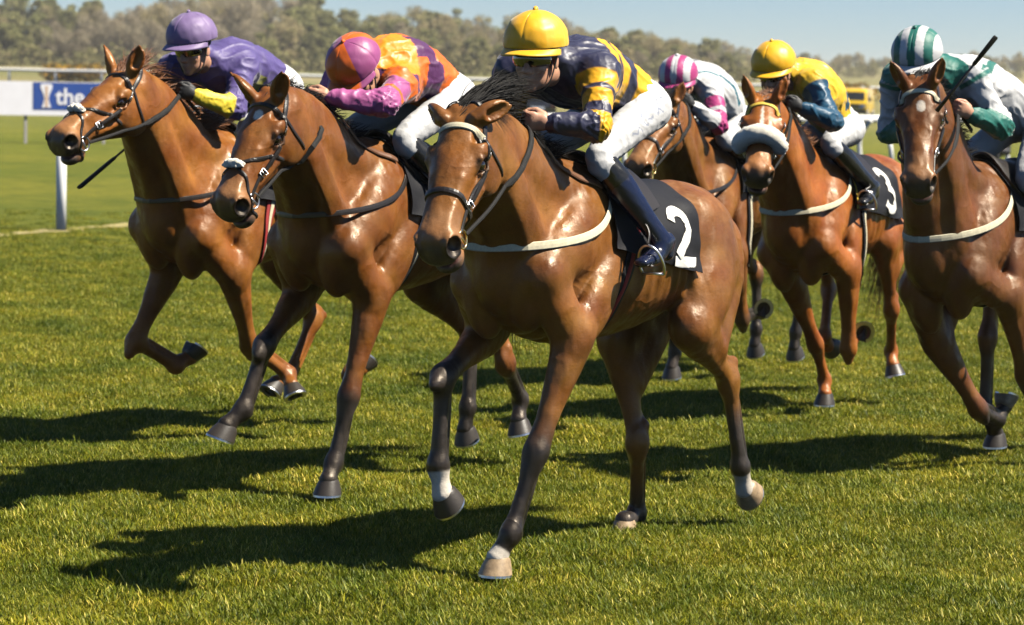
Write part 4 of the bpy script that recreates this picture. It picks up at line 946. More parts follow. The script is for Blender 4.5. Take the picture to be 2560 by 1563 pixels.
POSE = {
  'H1': dict(loc=[0.226, 10.421, -0.017], yaw=-125.23, pitch=2.34, J={
    'SL': (0.478, 0.171, 1.161), 'SR': (0.484, -0.163, 1.122), 'EL': (0.294, 0.201, 0.905), 'ER': (0.256, -0.23, 0.913), 'KL': (0.468, 0.167, 0.473), 'KR': (0.664, -0.149, 0.747),
    'FL': (0.577, 0.143, 0.166), 'FR': (0.682, -0.143, 0.404), 'TL': (0.691, 0.104, 0.008), 'TR': (0.67, -0.12, 0.2), 'StL': (-0.55, 0.224, 0.937), 'StR': (-0.661, -0.2, 0.847),
    'HkL': (-0.942, 0.183, 0.697), 'HkR': (-0.702, -0.111, 0.408), 'hFL': (-1.053, 0.199, 0.314), 'hFR': (-0.841, -0.185, 0.081), 'hTL': (-1.143, 0.185, 0.121), 'hTR': (-0.643, -0.159, 0.048),
    'poll': (1.015, 0.132, 1.774), 'nose': (1.324, 0.238, 1.275), 'pel': (-0.277, 0.031, 1.865), 'chm': (0.15, -0.029, 1.951), 'hd': (0.395, 0.031, 2.043), 'shL': (0.118, 0.145, 1.954),
    'shR': (0.197, -0.208, 1.952), 'elL': (0.278, 0.257, 1.738), 'elR': (0.142, -0.268, 1.675), 'haL': (0.492, 0.039, 1.692), 'haR': (0.392, -0.103, 1.653), 'knL': (0.104, 0.127, 1.62),
    'knR': (0.037, -0.244, 1.593), 'anL': (-0.101, 0.337, 1.299), 'anR': (-0.249, -0.3, 1.291),
  }),
  'H2': dict(loc=[-0.629, 12.159, 0.018], yaw=-126.29, pitch=0.56, J={
    'SL': (0.464, 0.193, 1.115), 'SR': (0.485, -0.163, 1.131), 'EL': (0.257, 0.169, 0.877), 'ER': (0.292, -0.219, 0.887), 'KL': (0.384, 0.146, 0.431), 'KR': (0.667, -0.119, 0.663),
    'FL': (0.46, 0.128, 0.13), 'FR': (0.785, -0.137, 0.375), 'TL': (0.589, 0.155, -0.002), 'TR': (0.948, -0.185, 0.275), 'StL': (-0.536, 0.2, 0.922), 'StR': (-0.577, -0.2, 0.891),
    'HkL': (-0.722, 0.214, 0.513), 'HkR': (-0.935, -0.17, 0.62), 'hFL': (-1.002, 0.105, 0.303), 'hFR': (-0.904, -0.15, 0.252), 'hTL': (-0.897, 0.15, 0.139), 'hTR': (-0.845, -0.15, 0.06),
    'poll': (0.988, 0.147, 1.812), 'nose': (1.331, 0.183, 1.325), 'pel': (-0.365, 0.052, 1.83), 'chm': (0.062, -0.01, 1.909), 'hd': (0.312, 0.079, 1.941), 'shL': (0.075, 0.162, 1.853),
    'shR': (0.052, -0.18, 1.962), 'elL': (0.328, 0.275, 1.765), 'elR': (0.147, -0.267, 1.703), 'haL': (0.549, 0.043, 1.782), 'haR': (0.394, -0.103, 1.655), 'knL': (0.033, 0.155, 1.604),
    'knR': (-0.021, -0.237, 1.62), 'anL': (-0.231, 0.298, 1.311), 'anR': (-0.257, -0.3, 1.279),
  }),
  'H3': dict(loc=[-1.47, 13.649, 0.01], yaw=-126.02, pitch=-0.55, J={
    'SL': (0.424, 0.167, 1.078), 'SR': (0.48, -0.167, 1.123), 'EL': (0.184, 0.182, 0.86), 'ER': (0.275, -0.196, 0.883), 'KL': (-0.036, 0.088, 0.475), 'KR': (0.537, -0.185, 0.519),
    'FL': (-0.29, 0.14, 0.298), 'FR': (0.273, -0.151, 0.373), 'TL': (-0.181, 0.266, 0.228), 'TR': (0.088, -0.117, 0.421), 'StL': (-0.581, 0.2, 0.888), 'StR': (-0.581, -0.2, 0.887),
    'HkL': (-0.925, 0.17, 0.6), 'HkR': (-0.858, -0.17, 0.533), 'hFL': (-0.787, 0.15, 0.257), 'hFR': (-0.63, -0.15, 0.242), 'hTL': (-0.986, 0.15, 0.28), 'hTR': (-0.431, -0.153, 0.21),
    'poll': (0.903, 0.1, 1.933), 'nose': (1.409, 0.097, 1.614), 'pel': (-0.274, 0.015, 1.855), 'chm': (0.162, -0.011, 1.923), 'hd': (0.373, 0.055, 2.073), 'shL': (0.064, 0.127, 1.938),
    'shR': (0.285, -0.148, 1.917), 'elL': (0.231, 0.216, 1.721), 'elR': (0.116, -0.344, 1.799), 'haL': (0.515, 0.135, 1.693), 'haR': (0.315, -0.134, 1.714), 'knL': (0.055, 0.247, 1.578),
    'knR': (0.048, -0.246, 1.584), 'anL': (-0.248, 0.3, 1.292), 'anR': (-0.249, -0.3, 1.291),
  }),
  'H4': dict(loc=[1.312, 16.823, -0.032], yaw=-122.47, pitch=-1.79, J={
    'SL': (0.361, 0.194, 1.031), 'SR': (0.46, -0.17, 1.1), 'EL': (0.087, 0.209, 0.849), 'ER': (0.184, -0.17, 0.939), 'KL': (-0.086, 0.169, 0.423), 'KR': (0.303, -0.16, 0.506),
    'FL': (-0.391, 0.154, 0.435), 'FR': (0.233, -0.15, 0.214), 'TL': (-0.274, 0.253, 0.537), 'TR': (0.334, -0.15, 0.053), 'StL': (-0.576, 0.2, 0.891), 'StR': (-0.576, -0.2, 0.891),
    'HkL': (-0.936, 0.17, 0.622), 'HkR': (-0.936, -0.17, 0.622), 'hFL': (-0.905, 0.15, 0.254), 'hFR': (-0.905, -0.15, 0.254), 'hTL': (-0.844, 0.15, 0.063), 'hTR': (-0.844, -0.15, 0.063),
    'poll': (0.936, 0.149, 1.885), 'nose': (1.39, 0.18, 1.497), 'pel': (-0.209, 0.007, 1.715), 'chm': (0.145, -0.052, 1.965), 'hd': (0.413, -0.049, 1.996), 'shL': (0.231, 0.083, 1.896),
    'shR': (0.052, -0.198, 2.027), 'elL': (0.37, 0.224, 1.693), 'elR': (0.14, -0.263, 1.758), 'haL': (0.652, 0.135, 1.675), 'haR': (0.379, -0.105, 1.666), 'knL': (0.214, 0.166, 1.603),
    'knR': (0.141, -0.256, 1.506), 'anL': (-0.154, 0.163, 1.407), 'anR': (-0.225, -0.299, 1.304),
  }),
  'H5': dict(loc=[1.811, 15.157, -0.048], yaw=-120.69, pitch=-1.11, J={
    'SL': (0.392, 0.179, 1.06), 'SR': (0.36, -0.156, 1.011), 'EL': (0.111, 0.217, 0.895), 'ER': (0.112, -0.122, 0.793), 'KL': (0.022, 0.19, 0.443), 'KR': (-0.168, -0.105, 0.428),
    'FL': (-0.269, 0.128, 0.5), 'FR': (-0.358, -0.124, 0.189), 'TL': (-0.142, 0.236, 0.582), 'TR': (-0.235, -0.087, 0.055), 'StL': (-0.448, 0.2, 1.033), 'StR': (-0.414, -0.2, 1.125),
    'HkL': (-0.616, 0.188, 0.616), 'HkR': (-0.593, -0.214, 0.713), 'hFL': (-0.838, 0.101, 0.335), 'hFR': (-0.34, -0.124, 0.462), 'hTL': (-0.706, 0.175, 0.207), 'hTR': (-0.472, -0.144, 0.312),
    'poll': (0.92, 0.04, 1.922), 'nose': (1.337, 0.206, 1.526), 'pel': (-0.163, -0.014, 1.75), 'chm': (0.199, -0.06, 1.992), 'hd': (0.446, -0.127, 2.081), 'shL': (0.324, 0.056, 1.974),
    'shR': (0.062, -0.187, 2.001), 'elL': (0.4, 0.229, 1.765), 'elR': (0.143, -0.264, 1.734), 'haL': (0.658, 0.091, 1.715), 'haR': (0.386, -0.104, 1.66), 'knL': (0.265, 0.072, 1.637),
    'knR': (0.159, -0.257, 1.477), 'anL': (-0.057, 0.156, 1.384), 'anR': (-0.222, -0.299, 1.303),
  }),
  'H6': dict(loc=[2.444, 13.228, -0.047], yaw=-133.1, pitch=-3.36, J={
    'SL': (0.402, 0.178, 1.07), 'SR': (0.38, -0.166, 0.98), 'EL': (0.114, 0.218, 0.922), 'ER': (0.209, -0.152, 0.694), 'KL': (-0.073, 0.189, 0.51), 'KR': (-0.043, -0.07, 0.313),
    'FL': (-0.229, 0.157, 0.257), 'FR': (-0.32, -0.132, 0.212), 'TL': (-0.288, 0.145, 0.078), 'TR': (-0.488, -0.149, 0.299), 'StL': (-0.575, 0.2, 0.892), 'StR': (-0.428, -0.2, 1.079),
    'HkL': (-0.933, 0.17, 0.62), 'HkR': (-0.297, -0.179, 0.649), 'hFL': (-0.907, 0.15, 0.252), 'hFR': (-0.258, -0.17, 0.273), 'hTL': (-0.841, 0.15, 0.063), 'hTR': (-0.283, -0.161, 0.068),
    'poll': (0.757, 0.107, 2.052), 'nose': (1.059, 0.302, 1.575), 'pel': (-0.115, -0.005, 1.88), 'chm': (0.297, -0.093, 2.022), 'hd': (0.528, -0.056, 2.155), 'shL': (0.238, 0.06, 2.035),
    'shR': (0.394, -0.27, 2.024), 'elL': (0.162, 0.197, 1.781), 'elR': (0.353, -0.35, 1.749), 'haL': (0.453, 0.152, 1.739), 'haR': (0.437, -0.091, 1.624), 'knL': (0.112, 0.253, 1.516),
    'knR': (0.115, -0.253, 1.513), 'anL': (-0.242, 0.3, 1.295), 'anR': (-0.242, -0.3, 1.295),
  }),
}

# ------------------------------------------------------------------ materials of horses, riders and tack
M = {}
M['coat'] = None
def mp2(nt):
    mp = nd(nt, "ShaderNodeMapping"); mp.inputs["Scale"].default_value = (1, 1, .45); mp.inputs["Rotation"].default_value = (0, .35, 0)
    nt.links.new(nt.nodes["TC"].outputs["Object"], mp.inputs[0]); return mp.outputs[0]
def coat_mat():
    m, nt, b = new_mat("horse_coat")
    a = nd(nt, "ShaderNodeVertexColor", layer_name="Col")
    n1 = noise(nt, 6, 6, .6); g1 = ramp(nt, n1.outputs[0], [(.3, (.74, .72, .70)), (.7, (1.22,) * 3)])
    tc = nt.nodes["TC"]; mp = nd(nt, "ShaderNodeMapping"); mp.inputs["Scale"].default_value = (40, 160, 160)
    nt.links.new(tc.outputs["Object"], mp.inputs[0])
    n2 = noise(nt, 1.0, 3, .6, vec=mp.outputs[0]); g2 = ramp(nt, n2.outputs[0], [(.3, (.88,) * 3), (.7, (1.1,) * 3)])
    c = mix(nt, 1.0, mix(nt, 1.0, a.outputs[0], g1.outputs[0], 'MULTIPLY'), g2.outputs[0], 'MULTIPLY')
    nt.links.new(c, b.inputs["Base Color"])
    n3 = noise(nt, 13, 9, .72); mr = nd(nt, "ShaderNodeMapRange")
    for i, v in ((1, .38), (2, .62), (3, .28), (4, .62)): mr.inputs[i].default_value = v
    nt.links.new(n3.outputs[0], mr.inputs[0]); nt.links.new(mr.outputs[0], b.inputs["Roughness"])
    b.inputs["Specular IOR Level"].default_value = .55
    b.inputs["Specular Tint"].default_value = (1.0, .86, .70, 1)
    n4 = noise(nt, 38, 5, .6); ad = nd(nt, "ShaderNodeMath", operation='MULTIPLY_ADD'); ad.inputs[1].default_value = .35
    nt.links.new(n2.outputs[0], ad.inputs[0]); nt.links.new(n4.outputs[0], ad.inputs[2])
    b1 = nd(nt, "ShaderNodeBump"); b1.inputs["Strength"].default_value = .34; b1.inputs["Distance"].default_value = .006; nt.links.new(ad.outputs[0], b1.inputs["Height"])
    # veins and folds of thin skin: winding contour lines of a soft noise, broken up by a second one
    v = noise(nt, 5.5, 2, .5); v.inputs["Distortion"].default_value = .6
    vr = ramp(nt, v.outputs[0], [(.40, (0,) * 3), (.47, (.6,) * 3), (.5, (1,) * 3), (.53, (.6,) * 3), (.60, (0,) * 3)]); vm = ramp(nt, noise(nt, 3.0, 2).outputs[0], [(.42, (0,) * 3), (.6, (1,) * 3)])
    vv = mix(nt, 1.0, vr.outputs[0], vm.outputs[0], 'MULTIPLY')
    b2 = nd(nt, "ShaderNodeBump"); b2.inputs["Strength"].default_value = .30; b2.inputs["Distance"].default_value = .006; nt.links.new(vv, b2.inputs["Height"]); nt.links.new(b1.outputs[0], b2.inputs["Normal"])
    mu = noise(nt, 8, 2, .5, vec=mp2(nt)); b3 = nd(nt, "ShaderNodeBump"); b3.inputs["Strength"].default_value = .62; b3.inputs["Distance"].default_value = .04
    nt.links.new(mu.outputs[0], b3.inputs["Height"]); nt.links.new(b2.outputs[0], b3.inputs["Normal"]); nt.links.new(b3.outputs[0], b.inputs["Normal"])
    return m
M['coat'] = coat_mat()
M['hoof'] = simple("dark_hoof_horn", (.035, .028, .022), .45, scale=40)
M['hoof_pale'] = simple("pale_hoof_horn", (.33, .23, .13), .45, scale=40, var=.3)
M['steel'] = simple("shoe_metal", (.6, .6, .62), .32, 1.0, scale=60)
M['brass'] = simple("brass", (.75, .55, .25), .25, 1.0)
M['leather'] = simple("dark_leather", (.018, .014, .012), .38, scale=60)
M['leather_brown'] = simple("brown_leather", (.13, .055, .025), .45, scale=60)
M['webbing_white'] = simple("white_webbing", (.60, .54, .37), .75, scale=90)
M['rubber'] = simple("rubber_rein", (.012, .011, .010), .6, scale=200, bmp=.5, spec=.25)
M['fleece'] = simple("white_sheepskin", (.86, .80, .66), .95, scale=140, bmp=1.0, sheen=.5)
M['eye'] = simple("horse_eye", (.012, .007, .005), .04, bmp=0, coat=1)
M['mane_black'] = simple("black_horsehair", (.007, .006, .0055), .5, scale=80, spec=.18, bmp=0)
M['mane_red'] = simple("chestnut_horsehair", (.16, .062, .022), .45, scale=80)

def place(P):
    return Matrix.Translation(P['loc']) @ Matrix.Rotation(math.radians(P['yaw']), 4, 'Z') @ Matrix.Rotation(-math.radians(P['pitch']), 4, 'Y')

def build_horse(key, cf):
    P = POSE[key]; J = {k: np.array(v, float) for k, v in P['J'].items()}
    s, HB = horse_sdf(J, cf.get('hl', (0, 1, 0)), cf.get('ear', (-.75, .28, .62)), cf.get('flare', 1.0), cf.get('gape', 1.0), cf.get('flat', ()))
    V, F = s.grid(cf.get('h', .009)).mesh()
    root = empty("horse", place(P)); tag(root, cf['label'], "horse", "race horses galloping over the turf")
    link("body", np_mesh("horse_body", V, F, coat_colors(V, J, HB, cf)), M['coat'], root)
    for y in (1, -1):
        mb = MB(); c = J['poll'] + HB @ (np.array((.206, .0715 * y, -.074)) * HS); th = np.linspace(0, math.pi, 11); ph = np.linspace(0, 2 * math.pi, 17)
        mb.grid(np.array([[c + .029 * np.array((math.sin(a) * math.cos(b), math.sin(a) * math.sin(b), math.cos(a))) for a in th] for b in ph]))
        mb.build("eye", M['eye'], root)
    for sd in 'LR':
        for pre in ('', 'h'):
            nm = ('h' if pre else '') + sd
            F_, T_ = J[pre + 'F' + sd], J[pre + 'T' + sd]
            build_hoof(F_, T_, (0, 1, 0), root, M, nm in cf.get('flat', ()), nm in cf.get('pale_hoof', ()))
    return root, s, HB, J

# ------------------------------------------------------------------ riders
def jockey_joints(J):
    j = {k: np.array(J[k], float) for k in ('pel', 'chm', 'hd', 'shL', 'shR', 'elL', 'elR', 'haL', 'haR', 'knL', 'knR', 'anL', 'anR')}
    for sd, y in (('L', 1), ('R', -1)): j['hip' + sd] = j['pel'] + np.array((0, .095 * y, -.03))
    return j

def face_basis(f, up=(0, 0, 1)):
    X = nrmz(f); Y = nrmz(np.cross(up, X)); return np.stack([X, Y, np.cross(X, Y)], 1)

def person_body(j, FB, h):
    s = Sdf(); hd = j['hd']
    s.frame(hd + FB @ np.array((0, 0, -.022)), FB)
    s.ell((-.012, 0, .015), (.092, .073, .095), k=.03)
    s.ell((.03, 0, -.055), (.06, .058, .085), k=.03)
    s.ell((.028, 0, -.105), (.052, .05, .042), k=.025)
    s.ell((.066, 0, -.137), (.022, .022, .018), k=.018)
    s.seg((.083, 0, -.022), (.106, 0, -.068), .009, .0135, k=.014)                    # nose
    for y in (1, -1):
        s.ell((.097, .012 * y, -.072), (.011, .0085, .009), k=.01)
        s.ell((.085, .032 * y, -.022), (.014, .018, .011), k=.012, mode='-')
        s.ell((.058, .045 * y, -.062), (.022, .014, .018), k=.02)
        s.ell((-.01, .078 * y, -.04), (.022, .008, .032), k=.008)
    s.ell((.083, 0, -.098), (.012, .024, .0075), k=.008); s.ell((.080, 0, -.112), (.012, .02, .0075), k=.008)
    s.seg((.07, -.02, -.105), (.07, .02, -.105), .004, k=.004)
    nk = s.P((-.03, 0, -.085)); s.frame()
    s.seg(nk, j['chm'] + np.array((.02, 0, 0)), (.055, .055), (.062, .06), k=.03)
    sp = j['chm'] - j['pel']
    s.chain([j['pel'], j['pel'] + sp * .45 + np.array((0, 0, .03)), j['chm'] + np.array((-.03, 0, 0))], [(.095, .07), (.09, .068), (.11, .07)], k=.03, n=2)
    for sd, y in (('L', 1), ('R', -1)):
        sh, el, ha, hp, kn, an = (j[q + sd] for q in ('sh', 'el', 'ha', 'hip', 'kn', 'an'))
        d = nrmz(ha - el); wr = ha - d * .075
        s.seg(j['chm'], sh, .07, .058, k=.03)
        s.chain([sh, sh * .5 + el * .5, el], [.056, .048, .038], k=.03)
        s.chain([el, el * .65 + wr * .35, wr], [.04, .041, .027], k=.02)
        s.chain([hp, hp * .5 + kn * .5, kn], [.06, .052, .038], k=.04); s.chain([kn, kn * .65 + an * .35, an], [.036, .034, .024], k=.03)
        ft = nrmz(np.array((.80, .05 * y, -.42))); s.seg(an + ft * .02 + np.array((0, 0, -.03)), an + ft * .13 + np.array((0, 0, -.012)), (.022, .02), (.018, .008), k=.02)
        # hand closed on the rein
        up = nrmz(np.array((0, .25 * y, 1.0)) - d * (d @ np.array((0, .25 * y, 1.0)))); md = np.cross(up, d) * (-1 if y > 0 else 1)
        md = nrmz(md) * (1 if (md @ np.array((0, -y, 0))) > 0 else -1)
        H = lambda a, b, c: wr + d * a + md * b + up * c
        s.seg(wr, H(.03, 0, 0), (.024, .019), (.028, .021), side=up, k=.012)
        s.seg(H(.03, .0, 0), H(.078, .004, .002), (.034, .018), (.037, .016), side=up, k=.012)
        for i, (c, L) in enumerate(((.030, 1.0), (.010, 1.08), (-.010, 1.0), (-.029, .84))):
            s.chain([H(.07, .002, c), H(.07 + .026 * L, .006, c * .98), H(.073 + .027 * L, .032 * L, c * .95), H(.073, .044 * L, c * .92), H(.052, .034 * L, c * .9)],
                    [.0105, .0102, .0096, .009, .008], k=.004)
        s.chain([H(.025, .012, .03), H(.055, .026, .042), H(.082, .040, .036), H(.095, .044, .022)], [.0135, .0125, .011, .009], k=.006)
    return s.grid(h).mesh()

def clothes(j, h, seed=0, wr_amp=.009, hunch=.035):
    """jacket, breeches and boots as separate surfaces; returns meshes with parameters for the colours"""
    out = {}
    sp = j['chm'] - j['pel']; ax = nrmz(sp); upb = nrmz(np.cross(ax, (0, 1, 0)));
    if upb[2] < 0: upb = -upb
    s = Sdf()
    sidev = nrmz(j['shL'] - j['shR'])
    s.chain([j['pel'] + sp * .08 + upb * .01, j['pel'] + sp * .35 + upb * hunch * .8, j['pel'] + sp * .7 + upb * hunch, j['chm'] + ax * .02 + upb * .01],
            [(.136, .118), (.145, .138), (.168, .145), (.142, .104)], side=sidev, k=.03, n=4)
    nk = j['chm'] * .5 + j['hd'] * .5
    s.seg(j['chm'], nk, (.075, .075), (.063, .06), k=.04)
    for sd, y in (('L', 1), ('R', -1)):
        sh, el, ha = (j[q + sd] for q in ('sh', 'el', 'ha')); d = nrmz(ha - el); wr = ha - d * .075
        s.seg(j['chm'] - ax * .03, sh, (.10, .085), .072, k=.05)
        s.seg(j['pel'] + sp * .72 + sidev * .07 * y, sh, (.09, .10), .07, k=.05)
        s.chain([sh, sh * .6 + el * .4, sh * .15 + el * .85, el], [.069, .066, .060, .054], k=.035, n=3)
        s.chain([el, el * .7 + wr * .3, el * .25 + wr * .75, el * .06 + wr * .94, wr], [.054, .054, .047, .039, .034], k=.03, n=3)
    V, F = s.grid(h).mesh()
    arm, armd, side = np.zeros(len(V)), np.full(len(V), 9.), np.zeros(len(V))
    for sd, y in (('L', 1), ('R', -1)):
        d = nrmz(j['ha' + sd] - j['el' + sd]); wr = j['ha' + sd] - d * .075
        p, ds = polyline_param(V, [j['sh' + sd], j['el' + sd], wr]); m = ds < armd
        arm[m] = p[m]; armd[m] = ds[m]; side[m] = y
    tp, td = polyline_param(V, [j['pel'], j['chm']]); tp = ((V - j['pel']) @ ax) / np.linalg.norm(sp)
    isarm = (armd - .012 < (td - .065)) & (arm > .02)
    out['jacket_par'] = dict(arm=arm, isarm=isarm, side=side, tor=tp, lat=(V - j['pel']) @ sidev, up=(V - j['pel'] - np.outer(tp, sp)) @ upb, armd=armd)
    N = s.normal(V)
    w1 = WaveNoise(9, seed=seed + 11); w2 = WaveNoise(22, 16, seed=seed + 12); w3 = WaveNoise(42, 16, seed=seed + 13)
    fold = lambda q: np.exp(-(q / .38) ** 2)
    Va = V + np.outer(tp * .25, ax) * -1; r = fold(w1(Va)) ; rr = fold(w2(V))
    bend = np.exp(-((arm - 1.0) / .3) ** 2) * isarm
    # sharp gather folds: radial ridges at elbow, cuff and armpit
    w0 = WaveNoise(5, seed=seed + 10)
    V2 = V + N * (w0(V) * wr_amp * .45 + (r - .4) * wr_amp * .75 + (rr - .4) * wr_amp * (.14 + .6 * bend))[:, None]
    cuff = isarm & (arm > 1.86)
    V2[cuff] += N[cuff] * (.002 * np.sin(arm[cuff] * 160))[:, None]
    out['jacket'] = (V2, F)
    s = Sdf()
    s.chain([j['pel'] + sp * .20 + upb * .02, j['pel'] - ax * .03, j['pel'] - ax * .11 - upb * .02], [(.122, .095), (.138, .112), (.115, .09)], side=(0, 1, 0), k=.03, n=3)
    for sd, y in (('L', 1), ('R', -1)):
        hp, kn, an = (j[q + sd] for q in ('hip', 'kn', 'an'))
        s.chain([hp - ax * .03, hp * .55 + kn * .45, kn, kn * .80 + an * .20], [(.082, .088), (.072, .078), (.057, .062), (.049, .051)], k=.05, n=3)
    V, F = s.grid(h).mesh(); N = s.normal(V); w4 = WaveNoise(12, seed=seed + 21); w5 = WaveNoise(30, seed=seed + 22)
    out['breeches'] = (V + N * ((1 - np.abs(w4(V)) * .7) * .004 + (1 - np.abs(w5(V)) * .7) * .0008 - .003)[:, None], F)
    for sd, y in (('L', 1), ('R', -1)):
        kn, an = j['kn' + sd], j['an' + sd]; s = Sdf()
        ft = nrmz(np.array((.80, .05 * y, -.42))); toe = an + ft * .185; heel = an - ft * .045 + np.array((-.01, 0, -.05))
        s.chain([kn * .90 + an * .10, kn * .66 + an * .34, kn * .3 + an * .7, an], [(.054, .056), (.058, .06), (.044, .046), (.039, .043)], k=.03, n=3)
        s.chain([heel + np.array((0, 0, .03)), an + ft * .06 + np.array((0, 0, -.035)), toe], [(.032, .036), (.036, .036), (.030, .018)], k=.025, n=3)
        s.seg(heel + np.array((0, 0, -.0)), heel + np.array((0, 0, -.022)), (.028, .03), k=.008)
        V, F = s.grid(h).mesh(); N = s.normal(V); w6 = WaveNoise(25, seed=seed + 31)
        out['boot' + sd] = (V + N * (w6(V) * .0005)[:, None], F, polyline_param(V, [kn, an])[0])
    return out

def helmet(hd, FB, panel, parent, mats, seed=0, wr=.0009, bow=True):
    """silk-covered skull cap with peak; panel(azimuth, height 0..1, left) -> colour"""
    a, b, c = .138, .119, .116; rn = WaveNoise(16, seed=seed + 3); nu, nv = 160, 40
    P = []; C = []
    for i in range(nu):
        t = 2 * math.pi * i / nu; row = []
        for k in range(nv + 1):
            e = -.16 + (math.pi / 2 + .16) * k / nv
            row.append((a * math.cos(e) * math.cos(t) * (1 + .02 * math.sin(e)), b * math.cos(e) * math.sin(t), c * math.sin(e) + .016))
            C.append(panel(t, k / nv))
        P.append(row)
    P = np.array(P); n = P / np.linalg.norm(P, axis=2)[..., None]
    seam = np.array([[-.0022 * max(math.exp(-((((2 * math.pi * i / nu) + math.pi / 4) % (math.pi / 2) - math.pi / 4) / .05) ** 2), 0) for k in range(nv + 1)] for i in range(nu)])
    P = P + n * (rn(P.reshape(-1, 3)).reshape(P.shape[:2]) * wr + seam)[..., None]
    W = hd + P @ FB.T
    mb = MB(); mb.grid(W, closed_u=True); mb.c = [np.array(C)]
    o = mb.build("helmet", mats, parent, colors=True)
    so = o.modifiers.new("thick", 'SOLIDIFY'); so.thickness = .006; so.offset = -1
    pk = MB(); R = []; PC = []
    for i in range(25):
        t = math.radians(-78 + 156 * i / 24); q = math.cos(t * 90 / 78)
        row = []
        for u in np.linspace(0, 1, 6):
            ex = .052 * u * max(q, 0) ** .6
            row.append((a * math.cos(-.16) * math.cos(t) + ex * math.cos(t) * 1.1 + .002, (b * .985 + ex * .45) * math.sin(t), -.006 - .006 * u - .030 * u * abs(math.sin(t)) * .4 - .008 * u * u))
            PC.append(panel(t, .02, True))
        R.append(row)
    pk.grid(hd + np.array(R) @ FB.T); pk.c = [np.array(PC)]
    po = pk.build("peak", mats, o, colors=True)
    so = po.modifiers.new("thick", 'SOLIDIFY'); so.thickness = .005; so.offset = 0
    if bow:
        bm = MB(); bm.tube(hd + np.array([(-.012, 0, .134), (0, 0, .141), (.012, 0, .134)]) @ FB.T, [.006, .012, .006], 8)
        bm.c = [np.tile(np.array(panel(0, .98)), (bm.n, 1))]
        bm.build("button", mats, o, colors=True)
    return o

def goggles(hd, FB, parent, lens, strap):
    mb = MB(); R = []
    for i in range(29):
        t = math.radians(-66 + 132 * i / 28); row = []
        for u in np.linspace(-1, 1, 7):
            hh = .027 * (1 - .35 * math.exp(-(t / .12) ** 2) * (u < 0)) * (1 - .25 * abs(t) / 1.15)
            r = .004 * (1 - u * u)
            row.append(((.094 + r) * math.cos(t) + .004, (.086 + r) * math.sin(t), -.050 + hh * u))
        R.append(row)
    mb.grid(hd + np.array(R) @ FB.T); g = mb.build("goggles", lens, parent)
    so = g.modifiers.new("thick", 'SOLIDIFY'); so.thickness = .004; so.offset = 1
    sb = MB(); P = []
    for i in range(40):
        t = 2 * math.pi * i / 40; P.append((.092 * math.cos(t) - .002, .088 * math.sin(t), -.048 + .03 * (1 - math.cos(t)) / 2))
    P = np.array(P); sb.ribbon(hd + P @ FB.T, (P * [1, 1, 0]) @ FB.T, .016, .003, closed=True); sb.build("goggle_strap", strap, g)
    ch = MB()
    P = np.array([(.005, .093, -.02), (.012, .080, -.08), (.03, .066, -.137), (.045, .037, -.172), (.05, 0, -.180), (.045, -.037, -.172), (.03, -.066, -.137), (.012, -.080, -.08), (.005, -.093, -.02)])
    Q = catmull(P, 5); ch.ribbon(hd + Q @ FB.T, (Q * [.3, 1, .6]) @ FB.T, .013, .003); ch.build("chin_strap", strap, parent)

# ------------------------------------------------------------------ rider colours
def satin(name, rough=.34):
    m = vcol(name, rough, .5, .08, 18, .0)
    nt = m.node_tree; b = nt.nodes["Principled BSDF"]
    n = noise(nt, 16, 2, .45); n.inputs["Distortion"].default_value = .8
    bump(nt, b, n.outputs[0], .22, .012); b.inputs["Sheen Weight"].default_value = .25; b.inputs["Sheen Roughness"].default_value = .35
    return m
M['satin'] = satin("racing_silk", .46); M['silk_matt'] = satin("matt_racing_silk", .55)
M['skin'] = simple("skin", (.52, .27, .17), .5, scale=40, var=.1, bmp=.1)
M['skin'].node_tree.nodes["Principled BSDF"].inputs["Subsurface Weight"].default_value = .08
M['breeches'] = simple("white_breeches", (.52, .515, .51), .55, scale=30, var=.04, bmp=.35)
_nt = M['breeches'].node_tree; _b = _nt.nodes["Principled BSDF"]; _s = _b.inputs["Base Color"].links[0].from_socket; _a = nd(_nt, "ShaderNodeVertexColor", layer_name="Col")
_nt.links.new(mix(_nt, 1.0, _s, _a.outputs[0], 'MULTIPLY'), _b.inputs["Base Color"])
M['boot'] = vcol("polished_boot", .25, .5, .05, 12, 0)
M['lens'] = simple("goggle_lens", (.008, .007, .006), .06, bmp=0, coat=1)
M['strap'] = simple("black_strap", (.012, .012, .012), .6)
M['glove'] = simple("black_glove", (.012, .012, .013), .6, scale=80)
M['nylon_black'] = simple("black_nylon", (.010, .010, .013), .62, scale=50, bmp=.3, spec=.22)
M['print_white'] = simple("white_print", (.72, .70, .64), .6)
M['print_blue'] = simple("blue_ink", (.05, .07, .2), .7)

NAVY = (.020, .021, .055); YEL = (.80, .40, .010); ORG = (.72, .13, .006); PUR = (.085, .018, .085); PINK = (.36, .085, .24); PINK2 = (.30, .065, .19)
VIO = (.085, .060, .20); VIO2 = (.185, .125, .26); LEM = (.80, .62, .04); WHT = (.55, .545, .54); MAG = (.38, .035, .16); TEAL = (.006, .10, .14)
BLU = (.004, .058, .115); GRN = (.006, .13, .10)

